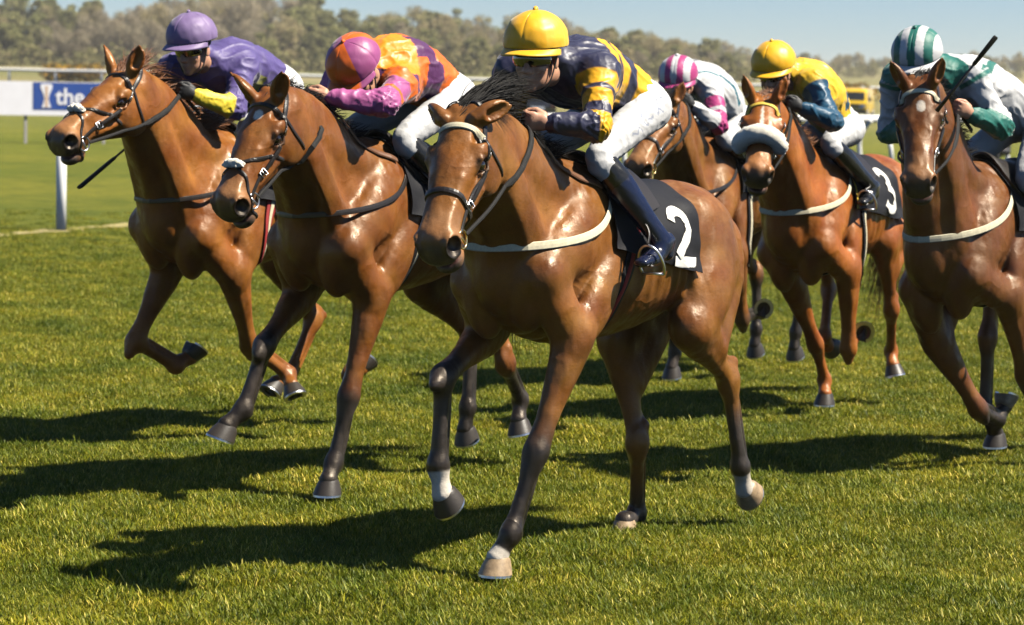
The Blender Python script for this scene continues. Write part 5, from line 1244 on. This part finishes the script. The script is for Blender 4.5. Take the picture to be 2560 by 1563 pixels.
def bands(t, edges, cols):
    out = np.tile(np.array(cols[0], float), (len(t), 1))
    for e, c in zip(edges, cols[1:]):
        w = smoothstep(t, e - .014, e + .014)[:, None]; out = out * (1 - w) + np.array(c, float) * w
    return out
def silk_hoops(q):
    c = bands(q['tor'] + q['lat'] * .06, [.26, .40, .54, .585, .70], [YEL, NAVY, YEL, NAVY, YEL, NAVY])
    a = bands(q['arm'], [.16, .40, .49, .70, .88, 1.02], [NAVY, YEL, NAVY, YEL, NAVY, YEL, NAVY])
    c[q['isarm']] = a[q['isarm']]; return c
def silk_check(q):
    k = (np.floor(q['tor'] * 3.4 + .3) + np.floor(q['lat'] / .15 + .5)) % 2
    c = np.where(k[:, None] > 0, np.array(ORG), np.array(PUR)); c[q['tor'] < .30] = ORG
    m = (q['tor'] > .42) & (q['tor'] < .55); c[m] = PUR; m = (q['tor'] > .74) & (q['up'] > .0); c[m] = np.array(YEL) * [1, .62, .3]
    a = bands(q['arm'], [.28, .62, .72], [ORG, PINK, ORG, PINK]); c[q['isarm']] = a[q['isarm']]; return c
def silk_violet(q):
    c = np.tile(np.array(VIO, float), (len(q['tor']), 1))
    m = (q['tor'] > .40) & (q['tor'] < .62) & (q['up'] < .0); c[m] = (.26, .24, .03)
    a = bands(q['arm'], [1.12], [VIO, LEM]); c[q['isarm']] = a[q['isarm']]; return c
def silk_white_mag(q):
    c = np.tile(np.array(WHT, float), (len(q['tor']), 1)); c[(np.abs(q['lat']) < .008)] = NAVY
    c[(np.abs(np.abs(q['lat']) - .12) < .009) & (q['tor'] > .3)] = TEAL;
    a = bands(q['arm'], [.30, .62, .72, 1.18, 1.34], [WHT, MAG, WHT, MAG, WHT, WHT]); c[q['isarm']] = a[q['isarm']]; return c
def silk_yellow_blue(q):
    c = np.tile(np.array((.78, .47, .02), float), (len(q['tor']), 1))
    for t0, l0 in ((.9, .09), (.72, .0), (.62, .13), (.5, -.08), (.4, .06), (.75, -.12), (.3, .13)):
        c[((q['tor'] - t0) * .44) ** 2 + (q['lat'] - l0) ** 2 < .035 ** 2] = BLU
    a = bands(q['arm'], [.12], [(.78, .47, .02), BLU]); c[q['isarm']] = a[q['isarm']]; return c
def silk_white_green(q):
    c = np.tile(np.array(WHT, float), (len(q['tor']), 1))
    c[(np.abs(np.abs(q['lat']) - .115) < .016)] = GRN; c[q['tor'] > 1.0] = GRN
    a = bands(q['arm'], [.04, .13, .98], [WHT, GRN, WHT, GRN]); c[q['isarm']] = a[q['isarm']]; return c
def cap_plain(c1, c2=None, n=4):
    def f(t, k, peak=False):
        if c2 is None: return c1
        return c1 if int(math.floor((t / (2 * math.pi) + .5 / n) * n)) % 2 == 0 else c2
    return f
def cap_stripes(c1, c2, half=.31):
    def f(t, k, peak=False):
        if peak: return c2
        e = -.16 + (math.pi / 2 + .16) * k; y = math.cos(e) * math.sin(t)
        return c1 if int(math.floor(y / half + .5)) % 2 == 0 else c2
    return f

def build_rider(key, cf):
    P = POSE[key]; j = jockey_joints(P['J']); FB = face_basis(cf.get('face', (1, .05, -.30)), cf.get('fup', (0, 0, 1)))
    h = cf.get('h', .007); root = empty("person", place(P))
    tag(root, cf['label'], "person", "riders crouched on the galloping horses")
    V, F = person_body(j, FB, min(h, .0065)); bo = link("body", np_mesh("rider_body", V, F), M['skin'], root)
    if cf.get('gloves'):
        bo.data.materials.append(M['glove'])
        near = np.zeros(len(V), bool)
        for sd in 'LR':
            d = nrmz(j['ha' + sd] - j['el' + sd]); near |= ((V - (j['ha' + sd] - d * .085)) @ d > 0) & (np.linalg.norm(V - j['ha' + sd], axis=1) < .13)
        bo.data.polygons.foreach_set("material_index", near[F[:, 0]].astype(np.int32))
    c = clothes(j, h, cf.get('seed', 0), hunch=cf.get('hunch', .035))
    link("jacket", np_mesh("jacket", c['jacket'][0], c['jacket'][1], cf['silk'](c['jacket_par'])), M[cf.get('cloth', 'satin')], root)
    bv, bf = c['breeches']; bc = np.tile((1.0, 1.0, 1.0), (len(bv), 1))
    if cf.get('script'):            # faded blue sponsor script on the outside of the thigh
        hp_, kn_ = j['hipL'], j['knL']; ax_ = nrmz(kn_ - hp_); u = (bv - hp_) @ ax_; sd_ = nrmz(np.cross(ax_, (0, 1, 0))); sd_ = sd_ if sd_[2] > 0 else -sd_; v = (bv - hp_) @ sd_
        for v0, u0, u1, ph in ((.045, -.02, .20, 0.0), (.005, .02, .26, 1.3)):
            w = v0 + .014 * np.sin(u * 150 + ph) * (.6 + .4 * np.sin(u * 37 + ph)); m = (np.abs(v - w) < .0045) & (u > u0) & (u < u1) & (bv[:, 1] > hp_[1] + .02) & (np.sin(u * 61) > -.75)
            bc[m] = (.42, .47, .62)
    link("breeches", np_mesh("breeches", bv, bf, bc), M['breeches'], root)
    for sd in 'LR':
        V, F, t = c['boot' + sd]; col = bands(t, [.30], [(.012, .012, .012), cf.get('boot', (.012, .012, .014))])
        link("boot", np_mesh("boot", V, F, col), M['boot'], root)
    helmet(j['hd'], FB, cf['cap'], root, M[cf.get('cloth', 'satin')], cf.get('seed', 0))
    goggles(j['hd'], FB, root, M['lens'], M['strap'])
    return root, j

# ------------------------------------------------------------------ tack
def build_tack(root, s, HB, J, cf):
    po = J['poll']; hs = s.strap.grid(.008)
    zc = lambda x: np.interp(x, [-.1, 0, .2, .4, .6], [-.085, -.097, -.118, -.097, -.09])
    def hp(pairs, off=.002, n=6):
        Q = catmull(np.array(pairs, float), n) if n > 1 else np.array(pairs, float)
        x = Q[:, 0]; a = np.radians(Q[:, 1])
        O = po + np.stack([x, 0 * x, zc(x)], 1) @ HB.T; D = np.stack([0 * x, np.sin(a), np.cos(a)], 1) @ HB.T
        return hs.cast(O, D, .19, off, outer=False, steps=90)
    br = MB()
    for y in (1, -1):
        p, n = hp([(.085, 70 * y), (.16, 80 * y), (.30, 92 * y), (.40, 98 * y), (.475, 104 * y)]); br.ribbon(p, n, .019, .004)
    p, n = hp([(.085, 72), (.0, 62), (-.05, 32), (-.058, 0), (-.05, -32), (.0, -62), (.085, -72)]); br.ribbon(p, n, .024, .004)
    bridle = br.build("bridle", M['leather'], root, False)
    def sub(nm, pairs, w, mat, closed=False, th=.004, n=6):
        mb = MB(); p, nn = hp(pairs, n=n)
        if closed: p, nn = p[:-1], nn[:-1]
        mb.ribbon(p, nn, w, th, closed=closed); return mb.build(nm, mat, bridle, False)
    bb = cf.get('browband', 'leather')
    sub("browband", [(.092, 74), (.085, 55), (.078, 28), (.076, 0), (.078, -28), (.085, -55), (.092, -74)], .026 if bb != 'leather' else .022, M[bb])
    sub("throat_lash", [(.088, 70), (.10, 95), (.115, 120), (.12, 150), (.12, 180), (.12, 210), (.115, 240), (.10, 265), (.088, 290)], .014, M['leather'])
    nb = cf.get('noseband', 'plain')
    if nb == 'plain':
        sub("noseband", [(.355 + .03 * (1 - math.cos(math.radians(a))) / 2, a) for a in range(0, 361, 20)], .024, M['leather'], True, .006, 2)
        for y in (1, -1): sub("noseband_strap", [(.10, 62 * y), (.2, 84 * y), (.30, 86 * y), (.37, 90 * y)], .012, M['leather'])
    elif nb in ('cross',):
        for y in (1, -1):
            sub("noseband", [(.385, 0), (.36, 30 * y), (.30, 70 * y), (.26, 100 * y), (.24, 130 * y)], .016, M['leather'])
            sub("noseband", [(.395, 0), (.43, 45 * y), (.49, 85 * y), (.52, 130 * y), (.51, 175 * y)], .014, M['leather'])
    if nb in ('cross', 'fleece'):
        big = nb == 'fleece'
        if big: p, n = hp([(.345 + .05 * (1 - math.cos(math.radians(a))) / 2, a) for a in range(-84, 85, 14)], .018, 3)
        else: p, n = hp([(.39, a) for a in range(-30, 31, 5)], .006, 3)
        m = len(p); R = (.052 if big else .019) * np.sin(np.linspace(.16, math.pi - .16, m)) ** .35
        fl = MB(); fl.tube(p + n * (.022 if big else .008), R, 18); Vv = np.concatenate(fl.v)
        wn_ = WaveNoise(55, 20, seed=8); ctr = np.mean(p, 0); Vv += (Vv - ctr) / np.linalg.norm(Vv - ctr, axis=1)[:, None] * (wn_(Vv) * .0045)[:, None]
        fl.v = [Vv]; fl.build("fleece_noseband", M['fleece'], bridle)
        if big: sub("noseband_strap", [(.40, 110), (.40, 150), (.40, 180), (.40, 210), (.40, 250)], .02, M['leather'])
    def buckle(p, n, t, sz=.017):
        n = nrmz(n); t = nrmz(t - n * (t @ n)); c = np.cross(n, t); q = np.array([(-1, -1), (1, -1), (1, 1), (-1, 1), (-1, -1)]) * [sz * .8, sz]
        mb = MB(); mb.tube(p + n * .006 + np.outer(q[:, 0], t) + np.outer(q[:, 1], c), .0032, 6); mb.tube(np.array([p + n * .006 - c * sz, p + n * .008 + c * sz]), .0024, 5); return mb.build("buckle", M['steel'], bridle)
    for y in (1, -1):
        for x, a in ((.15, 79), (.36, 95)):
            p, n = hp([(x, a * y), (x + .02, (a + 1) * y)], .002, 1); buckle(p[0], n[0], p[1] - p[0])
    ends = {}
    for y in (1, -1):
        c = po + HB @ np.array((.487, .063 * y, -.136)); rg = MB()
        t = np.linspace(0, 2 * math.pi, 25)
        ring = c + np.stack([.034 * np.cos(t), .004 * y + 0 * t, .034 * np.sin(t)], 1) @ HB.T; rg.tube(ring, .0042, 7, cap=False)
        rg.tube(np.array([c + HB @ np.array((.0, 0, .03)), c + HB @ np.array((0, .002 * y, -.03))]), .006, 7)
        rg.build("bit_ring", M['steel' if cf.get('bit') != 'brass' else 'brass'], bridle); ends[y] = c + HB @ np.array((-.03, .006 * y, -.012))
    # reins to the hands
    for y, sd in ((1, 'L'), (-1, 'R')):
        ha = J['ha' + sd]; el = J['el' + sd]; d = nrmz(ha - el); hold = ha - d * .005 + np.array((0, -.02 * y, -.012))
        a = ends[y]; neck = (a + hold) / 2
        path = catmull([a, a * .7 + hold * .3 + np.array((0, .035 * y, -.015)), a * .35 + hold * .65 + np.array((0, .035 * y, -.02)), hold, hold + np.array((-.06, -.01 * y, -.04)), hold + np.array((-.16, -.03 * y, -.10))], 8)
        # keep the rein outside the horse
        sd_ = s.sample(path); inside = sd_ < .008
        if inside.any():
            q, nn = s.snap(path[inside], .009); path[inside] = q
        nn = np.tile(np.array((0.1, y, .25)), (len(path), 1))
        w = np.where(np.linspace(0, 1, len(path)) < .32, .016, .026)
        rb = MB(); rb.ribbon(path, nn, w, .004); rb.build("rein", M['rubber'], bridle, False)
    if cf.get('neck_strap'):
        a = J['haL'] + np.array((-.03, 0, -.03)); q = np.array((.10, .155, 1.50)); u = np.linspace(0, 1, 14)[:, None]
        pth, nn = s.snap(a * (1 - u) + q * u + np.array((0, .03, 0)) * np.sin(u * math.pi), .008); mb = MB(); mb.ribbon(pth, nn, .034, .005); mb.build("neck_strap", M['leather_brown'], root, False)
    # straps round the body
    def chest(z0, z1, az, w, mat, nm="breast_girth", n=40):
        a = np.radians(np.linspace(az, -az, n)); z = z0 + (z1 - z0) * (np.abs(a) / math.radians(az)) ** 1.6
        O = np.stack([0 * a + .06, 0 * a, z], 1); D = np.stack([np.cos(a), np.sin(a), 0 * a], 1)
        p, nn = s.cast(O, D, .75, .003, outer=True)
        t = np.linalg.norm(p - O, axis=1)
        for _ in range(14):
            ts = t.copy(); ts[1:-1] = (t[:-2] + t[2:]) / 2; t = np.maximum(t, ts * .999)
        Dh = D / np.linalg.norm(D, axis=1)[:, None]; p = O + Dh * t[:, None]; nn = Dh; mb = MB(); mb.ribbon(p, nn, w, .003); return mb.build(nm, mat, root, False), p
    bgc = cf.get('breast', 'webbing_white')
    bg, bp = chest(cf.get('bz', (1.255, 1.45))[0], cf.get('bz', (1.255, 1.45))[1], 98, .033 if bgc != 'leather' else .026, M[bgc])
    for e in (0, -1):
        y = 1 if e == 0 else -1
        a = np.linspace(0, 1, 9)[:, None]; pth = bp[e] * (1 - a) + (np.array((-.10, .20 * y, 1.36))) * a
        q, nn = s.snap(pth, .004); mb = MB(); mb.ribbon(q, nn, .018, .005); mb.build("breast_girth_strap", M['leather'], root)
    def ring(x0, x1, a0, a1, n=30, off=.004, zc0=1.24):
        a = np.radians(np.linspace(a0, a1, n)); x = np.linspace(x0, x1, n) if np.ndim(x1) == 0 else x1
        O = np.stack([x, 0 * a, 0 * a + zc0], 1); D = np.stack([0 * a, np.sin(a), np.cos(a)], 1)
        return s.cast(O, D, .6, off, outer=False)
    aa = np.radians(np.linspace(55, 305, 48)); xx = -.10 + .13 * np.sin((np.linspace(55, 305, 48) - 55) / 250 * math.pi) ** 1.0
    p, nn = ring(0, xx, 55, 305, 48, .005)
    gmb = MB(); gmb.ribbon(p, nn, .075, .006); gmb.build("girth", M[cf.get('girth', 'nylon_black')], root)
    gs = MB(); gs.ribbon(p + nn * .008, nn, .026, .002); gs.build("girth_stripe", M[cf.get('girth_stripe', 'webbing_white')], root)
    # number cloth
    def patch(x0, x1, amax, off, nx=26, na=61, curve=None):
        X = np.linspace(x0, x1, nx); A = np.linspace(-amax, amax, na); P = np.zeros((nx, na, 3)); Nn = np.zeros((nx, na, 3))
        for i, x in enumerate(X):
            am = A if curve is None else A * curve((x - x0) / (x1 - x0))
            O = np.tile((x, 0, 1.25), (na, 1)); a = np.radians(am); D = np.stack([0 * a, np.sin(a), np.cos(a)], 1)
            P[i], Nn[i] = s.cast(O, D, .55, off, outer=False)
        return P, Nn
    def thick(P, Nn, th, nm, mat, par):
        mb = MB(); mb.grid(P + Nn * th); mb.grid((P - Nn * .001)[::-1])
        ed = np.concatenate([P[0], P[1:, -1], P[-1, ::-1][1:], P[::-1, 0][1:]]); en = np.concatenate([Nn[0], Nn[1:, -1], Nn[-1, ::-1][1:], Nn[::-1, 0][1:]])
        mb.grid(np.stack([ed - en * .001, ed + en * th], 1)); return mb.build(nm, mat, par)
    wv = WaveNoise(7, seed=4)
    P, Nn = patch(.06, -.54, 110, .008, curve=lambda u: .80 + .20 * u)
    lw = np.abs(np.linspace(-1, 1, 61))[None, :] ** 3
    P = P + Nn * ((wv(P.reshape(-1, 3)).reshape(P.shape[:2]) * .5 + .6) * .024 * lw)[..., None]
    for _ in range(2):
        Q = P.copy(); Q[1:-1] = (P[:-2] + 2 * P[1:-1] + P[2:]) / 4; P = Q.copy(); P[:, 1:-1] = (Q[:, :-2] + 2 * Q[:, 1:-1] + Q[:, 2:]) / 4
    P = P + Nn * .002
    clo = thick(P, Nn, .004, "number_cloth", M['nylon_black'], root)
    if cf.get('trim'):
        e = P[:3, :]; t1 = MB(); t1.grid((P + Nn * .006)[0:2]); t1.build("cloth_trim", M[cf['trim']], clo)
    # digit on the left side
    from_u = lambda u, v: (np.clip((.06 - u) / .60 * 25, 0, 24.99), np.clip((v + 1) / 2 * 60, 0, 59.99))
    def on_cloth(x, arc):            # x along the horse, arc = metres down from the spine on the left side
        out = []; on = []
        for xi, ai in zip(x, arc):
            fi, _ = from_u(xi, 0); i = int(fi); f = fi - i
            row = P[i] * (1 - f) + P[i + 1] * f; nr = Nn[i] * (1 - f) + Nn[i + 1] * f
            half = row[30:]; L = np.concatenate([[0], np.cumsum(np.linalg.norm(np.diff(half, axis=0), axis=1))])
            k = min(np.searchsorted(L, ai), 30); k = max(k, 1); g = (ai - L[k - 1]) / (L[k] - L[k - 1] + 1e-9); g = min(max(g, 0), 1)
            out.append(half[k - 1] * (1 - g) + half[k] * g); on.append(nrmz(nr[30 + k - 1]))
        return np.array(out), np.array(on)
    if cf.get('number'):
        st = {2: [(-.062, .062), (-.045, .100), (0, .115), (.045, .098), (.058, .055), (.035, .010), (-.02, -.045), (-.055, -.085)],
              3: [(-.058, .085), (-.03, .112), (.015, .115), (.048, .09), (.05, .055), (.028, .026), (.0, .012)]}[cf['number']]
        x0, a0, sc = cf.get('num_at', (-.375, .37, .98)); Q = catmull(np.array([(a, b, 0) for a, b in st]), 6) * sc
        x = x0 - Q[:, 0]; arc = a0 - Q[:, 1]; p, n = on_cloth(x, arc); mb = MB(); mb.ribbon(p + n * .008, n, .050 * sc, .0012)
        if cf['number'] == 3:
            Q = catmull(np.array([(a, b, 0) for a, b in [(.0, .012), (.032, -.002), (.058, -.035), (.055, -.078), (.02, -.112), (-.03, -.112), (-.064, -.08)]]), 6) * sc
            p, n = on_cloth(x0 - Q[:, 0], a0 - Q[:, 1]); mb.ribbon(p + n * .008, n, .050 * sc, .0012)
        if cf['number'] == 2:
            p, n = on_cloth(np.linspace(x0 + .075, x0 - .085, 10), np.full(10, a0 + .105)); mb.ribbon(p + n * .008, n, .045, .0012)
        mb.build("number", M['print_white'], clo, False)
    # racing saddle
    P2, N2 = patch(.05, -.26, 58, .020, 22, 41, curve=lambda u: .60 + .42 * math.sin(min(u * 1.5, 1) * math.pi * .62) - .35 * max(u - .6, 0))
    uu = np.linspace(0, 1, 22)[:, None]; cen = np.exp(-(np.linspace(-1, 1, 41)[None, :] / .28) ** 2)
    P2 = P2 + N2 * (.022 * cen * (np.exp(-((uu - .05) / .12) ** 2) + np.exp(-((uu - 1) / .16) ** 2)))[..., None]
    sad = thick(P2, N2, .010, "saddle", M['leather'], root)
    for y, sd in ((1, 'L'), (-1, 'R')):
        an = J['an' + sd]; ft = nrmz(np.array((.80, .05 * y, -.42))); tr = an + ft * .10 + np.array((0, 0, -.02))
        t = np.linspace(-.5, math.pi + .5, 22); up = nrmz(np.array((0, 0, 1.0)) - ft * ft[2]); lt = np.cross(ft, up)
        rim = tr + np.outer(np.cos(t) * .055, lt) + np.outer(np.sin(t) * .085 - .03, up); st_ = MB(); st_.tube(rim, .006, 7)
        st_.tube(np.array([rim[0], rim[-1]]), .011, 7, flat=.5); ir = st_.build("stirrup_iron", M['steel'], root)
        topp = np.array((-.02, .20 * y, 1.47)); pth = catmull([topp, (topp + tr) / 2 + np.array((0, .05 * y, 0)), tr + up * .055], 6)
        sl = MB(); sl.ribbon(pth, np.tile((0, y, .2), (len(pth), 1)), .016, .004); sl.build("stirrup_leather", M['leather'], root)
    # mane, forelock and tail
    hair = M[cf.get('mane', 'mane_black')]; rg = np.random.default_rng(cf.get('seed', 1))
    nm_ = 620; tt = np.sort(rg.uniform(0, 1, nm_))
    nc = np.stack([np.interp(tt, [0, .35, 1], [po[0] - .05, .62 + (po[0] - .95) * .4, .30]), np.interp(tt, [0, .4, 1], [po[1] * .9, po[1] * .35, 0]), np.interp(tt, [0, .35, 1], [(po + HB @ np.array((-.03, 0, -.12)))[2], (1.36 * .45 + po[2] * .55) - .05, 1.40])], 1)
    D = np.tile(np.array((-.45, 0, .9)), (nm_, 1)); D[:, 1] = rg.uniform(-.16, .10, nm_)
    pr, nr = s.cast(nc, D, .4, -.006, outer=False, steps=120)
    L = rg.uniform(.11, .17, nm_) * cf.get('mane_len', 1.0)
    dr = nr * .35 + np.array(cf.get('mane_dir', (-.95, -.25, .10))); hair_strands("mane", pr, dr, L, hair, root, .0023, .55, 3, .010, 6, .10)
    fn_ = cf.get('fore_n', 260)
    fr_, fn = hp([(x, a) for x, a in zip(rg.uniform(-.08, .05, fn_), rg.uniform(-30, 30, fn_))], -.004, 1)
    hair_strands("forelock", fr_, fn * .25 + np.array(cf.get('forelock', (-.9, -.1, .35))), rg.uniform(.12, .22, fn_) * cf.get('fore_len', 1.0), hair, root, .0028, cf.get('fore_droop', .7), 6, .012, 8, .07)
    tb = np.array((-1.12, -.015, 1.28)); tn = 520
    rt = tb + rg.normal(size=(tn, 3)) * [.03, .02, .05]; hair_strands("tail", rt, np.tile((-.30, -.22, -.85), (tn, 1)), rg.uniform(.5, .8, tn) * cf.get('tail_len', 1.0), hair, root, .0028, .5, 9, .03, 9, .08)
    return bridle

# ------------------------------------------------------------------ the field of six
BAY = (.235, .082, .020); CHEST = (.30, .088, .016); DKBAY = (.16, .055, .016); RED = (.27, .085, .018)
HORSES = {
 'H1': dict(label="bay horse number 2 leading, with white hind sock and white breast girth", coat=(.190, .070, .014), h=.0072, hl=(-.16, 1, 0), ear=(-.66, .62, -.30), flare=1.34, neck_strap=True, socks={'L': 2.40, 'R': 2.12, 'hL': 2.10, 'hR': 2.93}, stk={'L': (.62, .98), 'R': (.55, .85), 'hL': (1.15, 1.6), 'hR': (1.2, 1.9)}, points=(.024, .019, .017),
            pale_hoof=('L', 'hL', 'hR'), flat=('L', 'hR'), number=2, breast='webbing_white', browband='webbing_white', bit='brass', girth_stripe='girth_red', spots=[(.595, -.035, -.075, .022)], mane_len=1.25, fore_len=1.55, fore_n=1500, forelock=(-.95, .05, .42), fore_droop=.75, seed=3, gape=2.0, tail_len=.45),
 'H2': dict(gape=1.7, neck_strap=True, flare=1.2, label="bay horse with a white forehead spot and fleece nose pad, second from left", coat=(.180, .061, .012), h=.008, hl=(-.05, 1, 0), ear=(-.45, .50, .75), socks={}, stk={'L': (.68, 1.05), 'R': (.65, 1.0), 'hL': (.9, 1.3), 'hR': (.9, 1.3)}, points=(.024, .019, .017), flat=('L',), breast='leather', noseband='cross', marks=[(.135, .012, .026, .02)], seed=5, mane_len=.9, fore_len=.5, girth_stripe='webbing_white'),
 'H3': dict(label="chestnut horse at the far left with head raised and reddish mane", coat=(.235, .082, .015), h=.009, hl=(0, 1, 0), ear=(-.55, .40, .72), socks={}, stocking=(2.5, 3.2), points=(.10, .035, .012), breast='leather', noseband='cross', mane='mane_red', seed=7, mane_len=1.7, fore_len=.9, girth='girth_red', girth_stripe='webbing_white', forelock=(-.6, -.2, .3)),
 'H4': dict(label="bay horse partly hidden behind the leading horse's quarters", coat=(.195, .070, .014), h=.010, hl=(-.1, 1, 0), ear=(-.7, .35, .5), socks={}, stocking=(.8, 1.2), breast='leather', noseband='plain', bit='brass', seed=9),
 'H5': dict(label="bright chestnut horse number 3 wearing a big white sheepskin noseband", coat=(.275, .082, .013), h=.0095, hl=(-.42, .9, 0), ear=(-.55, .35, .75), socks={}, stocking=(2.8, 3.4), points=(.09, .03, .012), gape=1.6, flat=('R',), number=3, breast='webbing_white', browband='webbing_gold', noseband='fleece', marks=[(.24, 0, .15, .009)], mane='mane_red', trim='webbing_gold', num_at=(-.35, .33, 1.05), seed=11, fore_len=.4),
 'H6': dict(label="dark bay horse with a white star at the right edge", coat=(.135, .046, .011), h=.0085, hl=(-.44, .9, 0), ear=(-.60, .40, .70), flare=1.25, gape=2.6, socks={}, stocking=(.85, 1.2), points=(.018, .014, .013), flat=('hR',), pale_hoof=('R',), breast='webbing_white', browband='webbing_white', noseband='none', marks=[(.165, .01, .034, .018)], seed=13, fore_len=.5),
}
M['girth_red'] = simple("red_webbing", (.30, .02, .02), .7); M['webbing_gold'] = simple("gold_webbing", (.70, .48, .06), .7)
RIDERS = {
 'H1': dict(label="rider in a yellow cap and navy and yellow hooped silks", silk=silk_hoops, cap=cap_plain((.82, .42, .008), (.82, .47, .03)), face=(1, .22, -.16), h=.0065, boot=(.008, .012, .035), seed=1, script=True),
 'H2': dict(label="rider in orange and purple quartered cap lying low over the mane", silk=silk_check, cap=cap_plain(ORG, PINK2), face=(1, .1, -1.0), h=.007, seed=2, hunch=.06),
 'H3': dict(label="rider in purple cap and purple silks at the far left", silk=silk_violet, cap=cap_plain(VIO2), face=(1, .12, -.22), h=.0075, cloth='silk_matt', gloves=True, seed=3),
 'H4': dict(label="rider in white silks with magenta sleeve bands and striped cap", silk=silk_white_mag, cap=cap_stripes(WHT, MAG), face=(1, .30, -.3), h=.0085, gloves=True, seed=4),
 'H5': dict(label="rider in plain yellow cap, yellow silks and blue sleeves", silk=silk_yellow_blue, cap=cap_plain((.82, .43, .008)), face=(1, .05, -.3), h=.0085, gloves=True, seed=5),
 'H6': dict(label="rider in white silks and green striped cap at the right edge", silk=silk_white_green, cap=cap_stripes(GRN, WHT), face=(1, .40, -.42), h=.008, cloth='silk_matt', seed=6),
}
JOINTS = {}
POSE['H6']['J'].update(pel=(-.36, 0, 1.80), knL=(-.03, .22, 1.52), anL=(-.30, .27, 1.27), knR=(-.03, -.22, 1.52), anR=(-.30, -.27, 1.27))
POSE['H1']['J']['haL'] = (.480, .085, 1.745); POSE['H1']['J']['hTR'] = POSE['H1']['J']['hTR'][:2] + (.004,)
for key in ('H1', 'H2', 'H3', 'H4', 'H5', 'H6'):
    root, sdf, HB, J = build_horse(key, HORSES[key])
    for sd, y in (('L', 1), ('R', -1)):       # knees and feet outside the horse, hands above its neck
        for q, gap in (('kn', .075), ('an', .055)):
            for _ in range(60):
                if sdf.sample(J[q + sd][None])[0] > gap: break
                J[q + sd][1] += .008 * y
        for _ in range(30):
            if sdf.sample(J['ha' + sd][None])[0] > .035: break
            J['ha' + sd][2] += .006
        for q in ('kn', 'an', 'ha'): POSE[key]['J'][q + sd] = tuple(J[q + sd])
    build_tack(root, sdf, HB, J, HORSES[key])
    build_rider(key, RIDERS[key]); JOINTS[key] = J
    del sdf
# whips carried by two riders
def whip(a, b, label):
    a = np.array(a); b = np.array(b); root = empty("whip", Matrix.Translation(a)); tag(root, label, "whip", "whips carried by the riders"); v = b - a
    mb = MB(); mb.tube([0 * v, v * .3, v * .62], [.011, .008, .006], 8); mb.build("shaft", M['leather'], root)
    mb = MB(); mb.tube([v * .60, v * .64, v * .98, v], [.008, .017, .021, .017], 8, flat=.45); mb.build("flap", M['rubber'], root)
wpos = lambda key, p: np.array(place(POSE[key]) @ Vector(p))
whip((1.975, 12.26, 1.80), (2.232, 12.2, 2.155), "black whip held upright beside the green striped cap")
h3 = wpos('H3', JOINTS['H3']['haR']); whip(h3, (-2.178, 13.0, 1.323), "black whip hanging below the neck of the leftmost horse")

# ------------------------------------------------------------------ thin spring haze over the whole course
hz = MB(); hz.box((0, 1270, 10.0), (3300, 3100, 25.0)); haze = hz.build("haze", None, None, False)
hm = bpy.data.materials.new("haze"); hm.use_nodes = True; hn = hm.node_tree; hn.nodes.remove(hn.nodes["Principled BSDF"])
hv = hn.nodes.new("ShaderNodeVolumePrincipled"); hv.inputs["Color"].default_value = (1.0, .97, .90, 1); hv.inputs["Density"].default_value = 0.0003; hv.inputs["Anisotropy"].default_value = .2
hn.links.new(hv.outputs[0], hn.nodes["Material Output"].inputs["Volume"]); haze.data.materials.append(hm); tag(haze, "thin pale haze in the air over the course", "haze", kind="stuff")
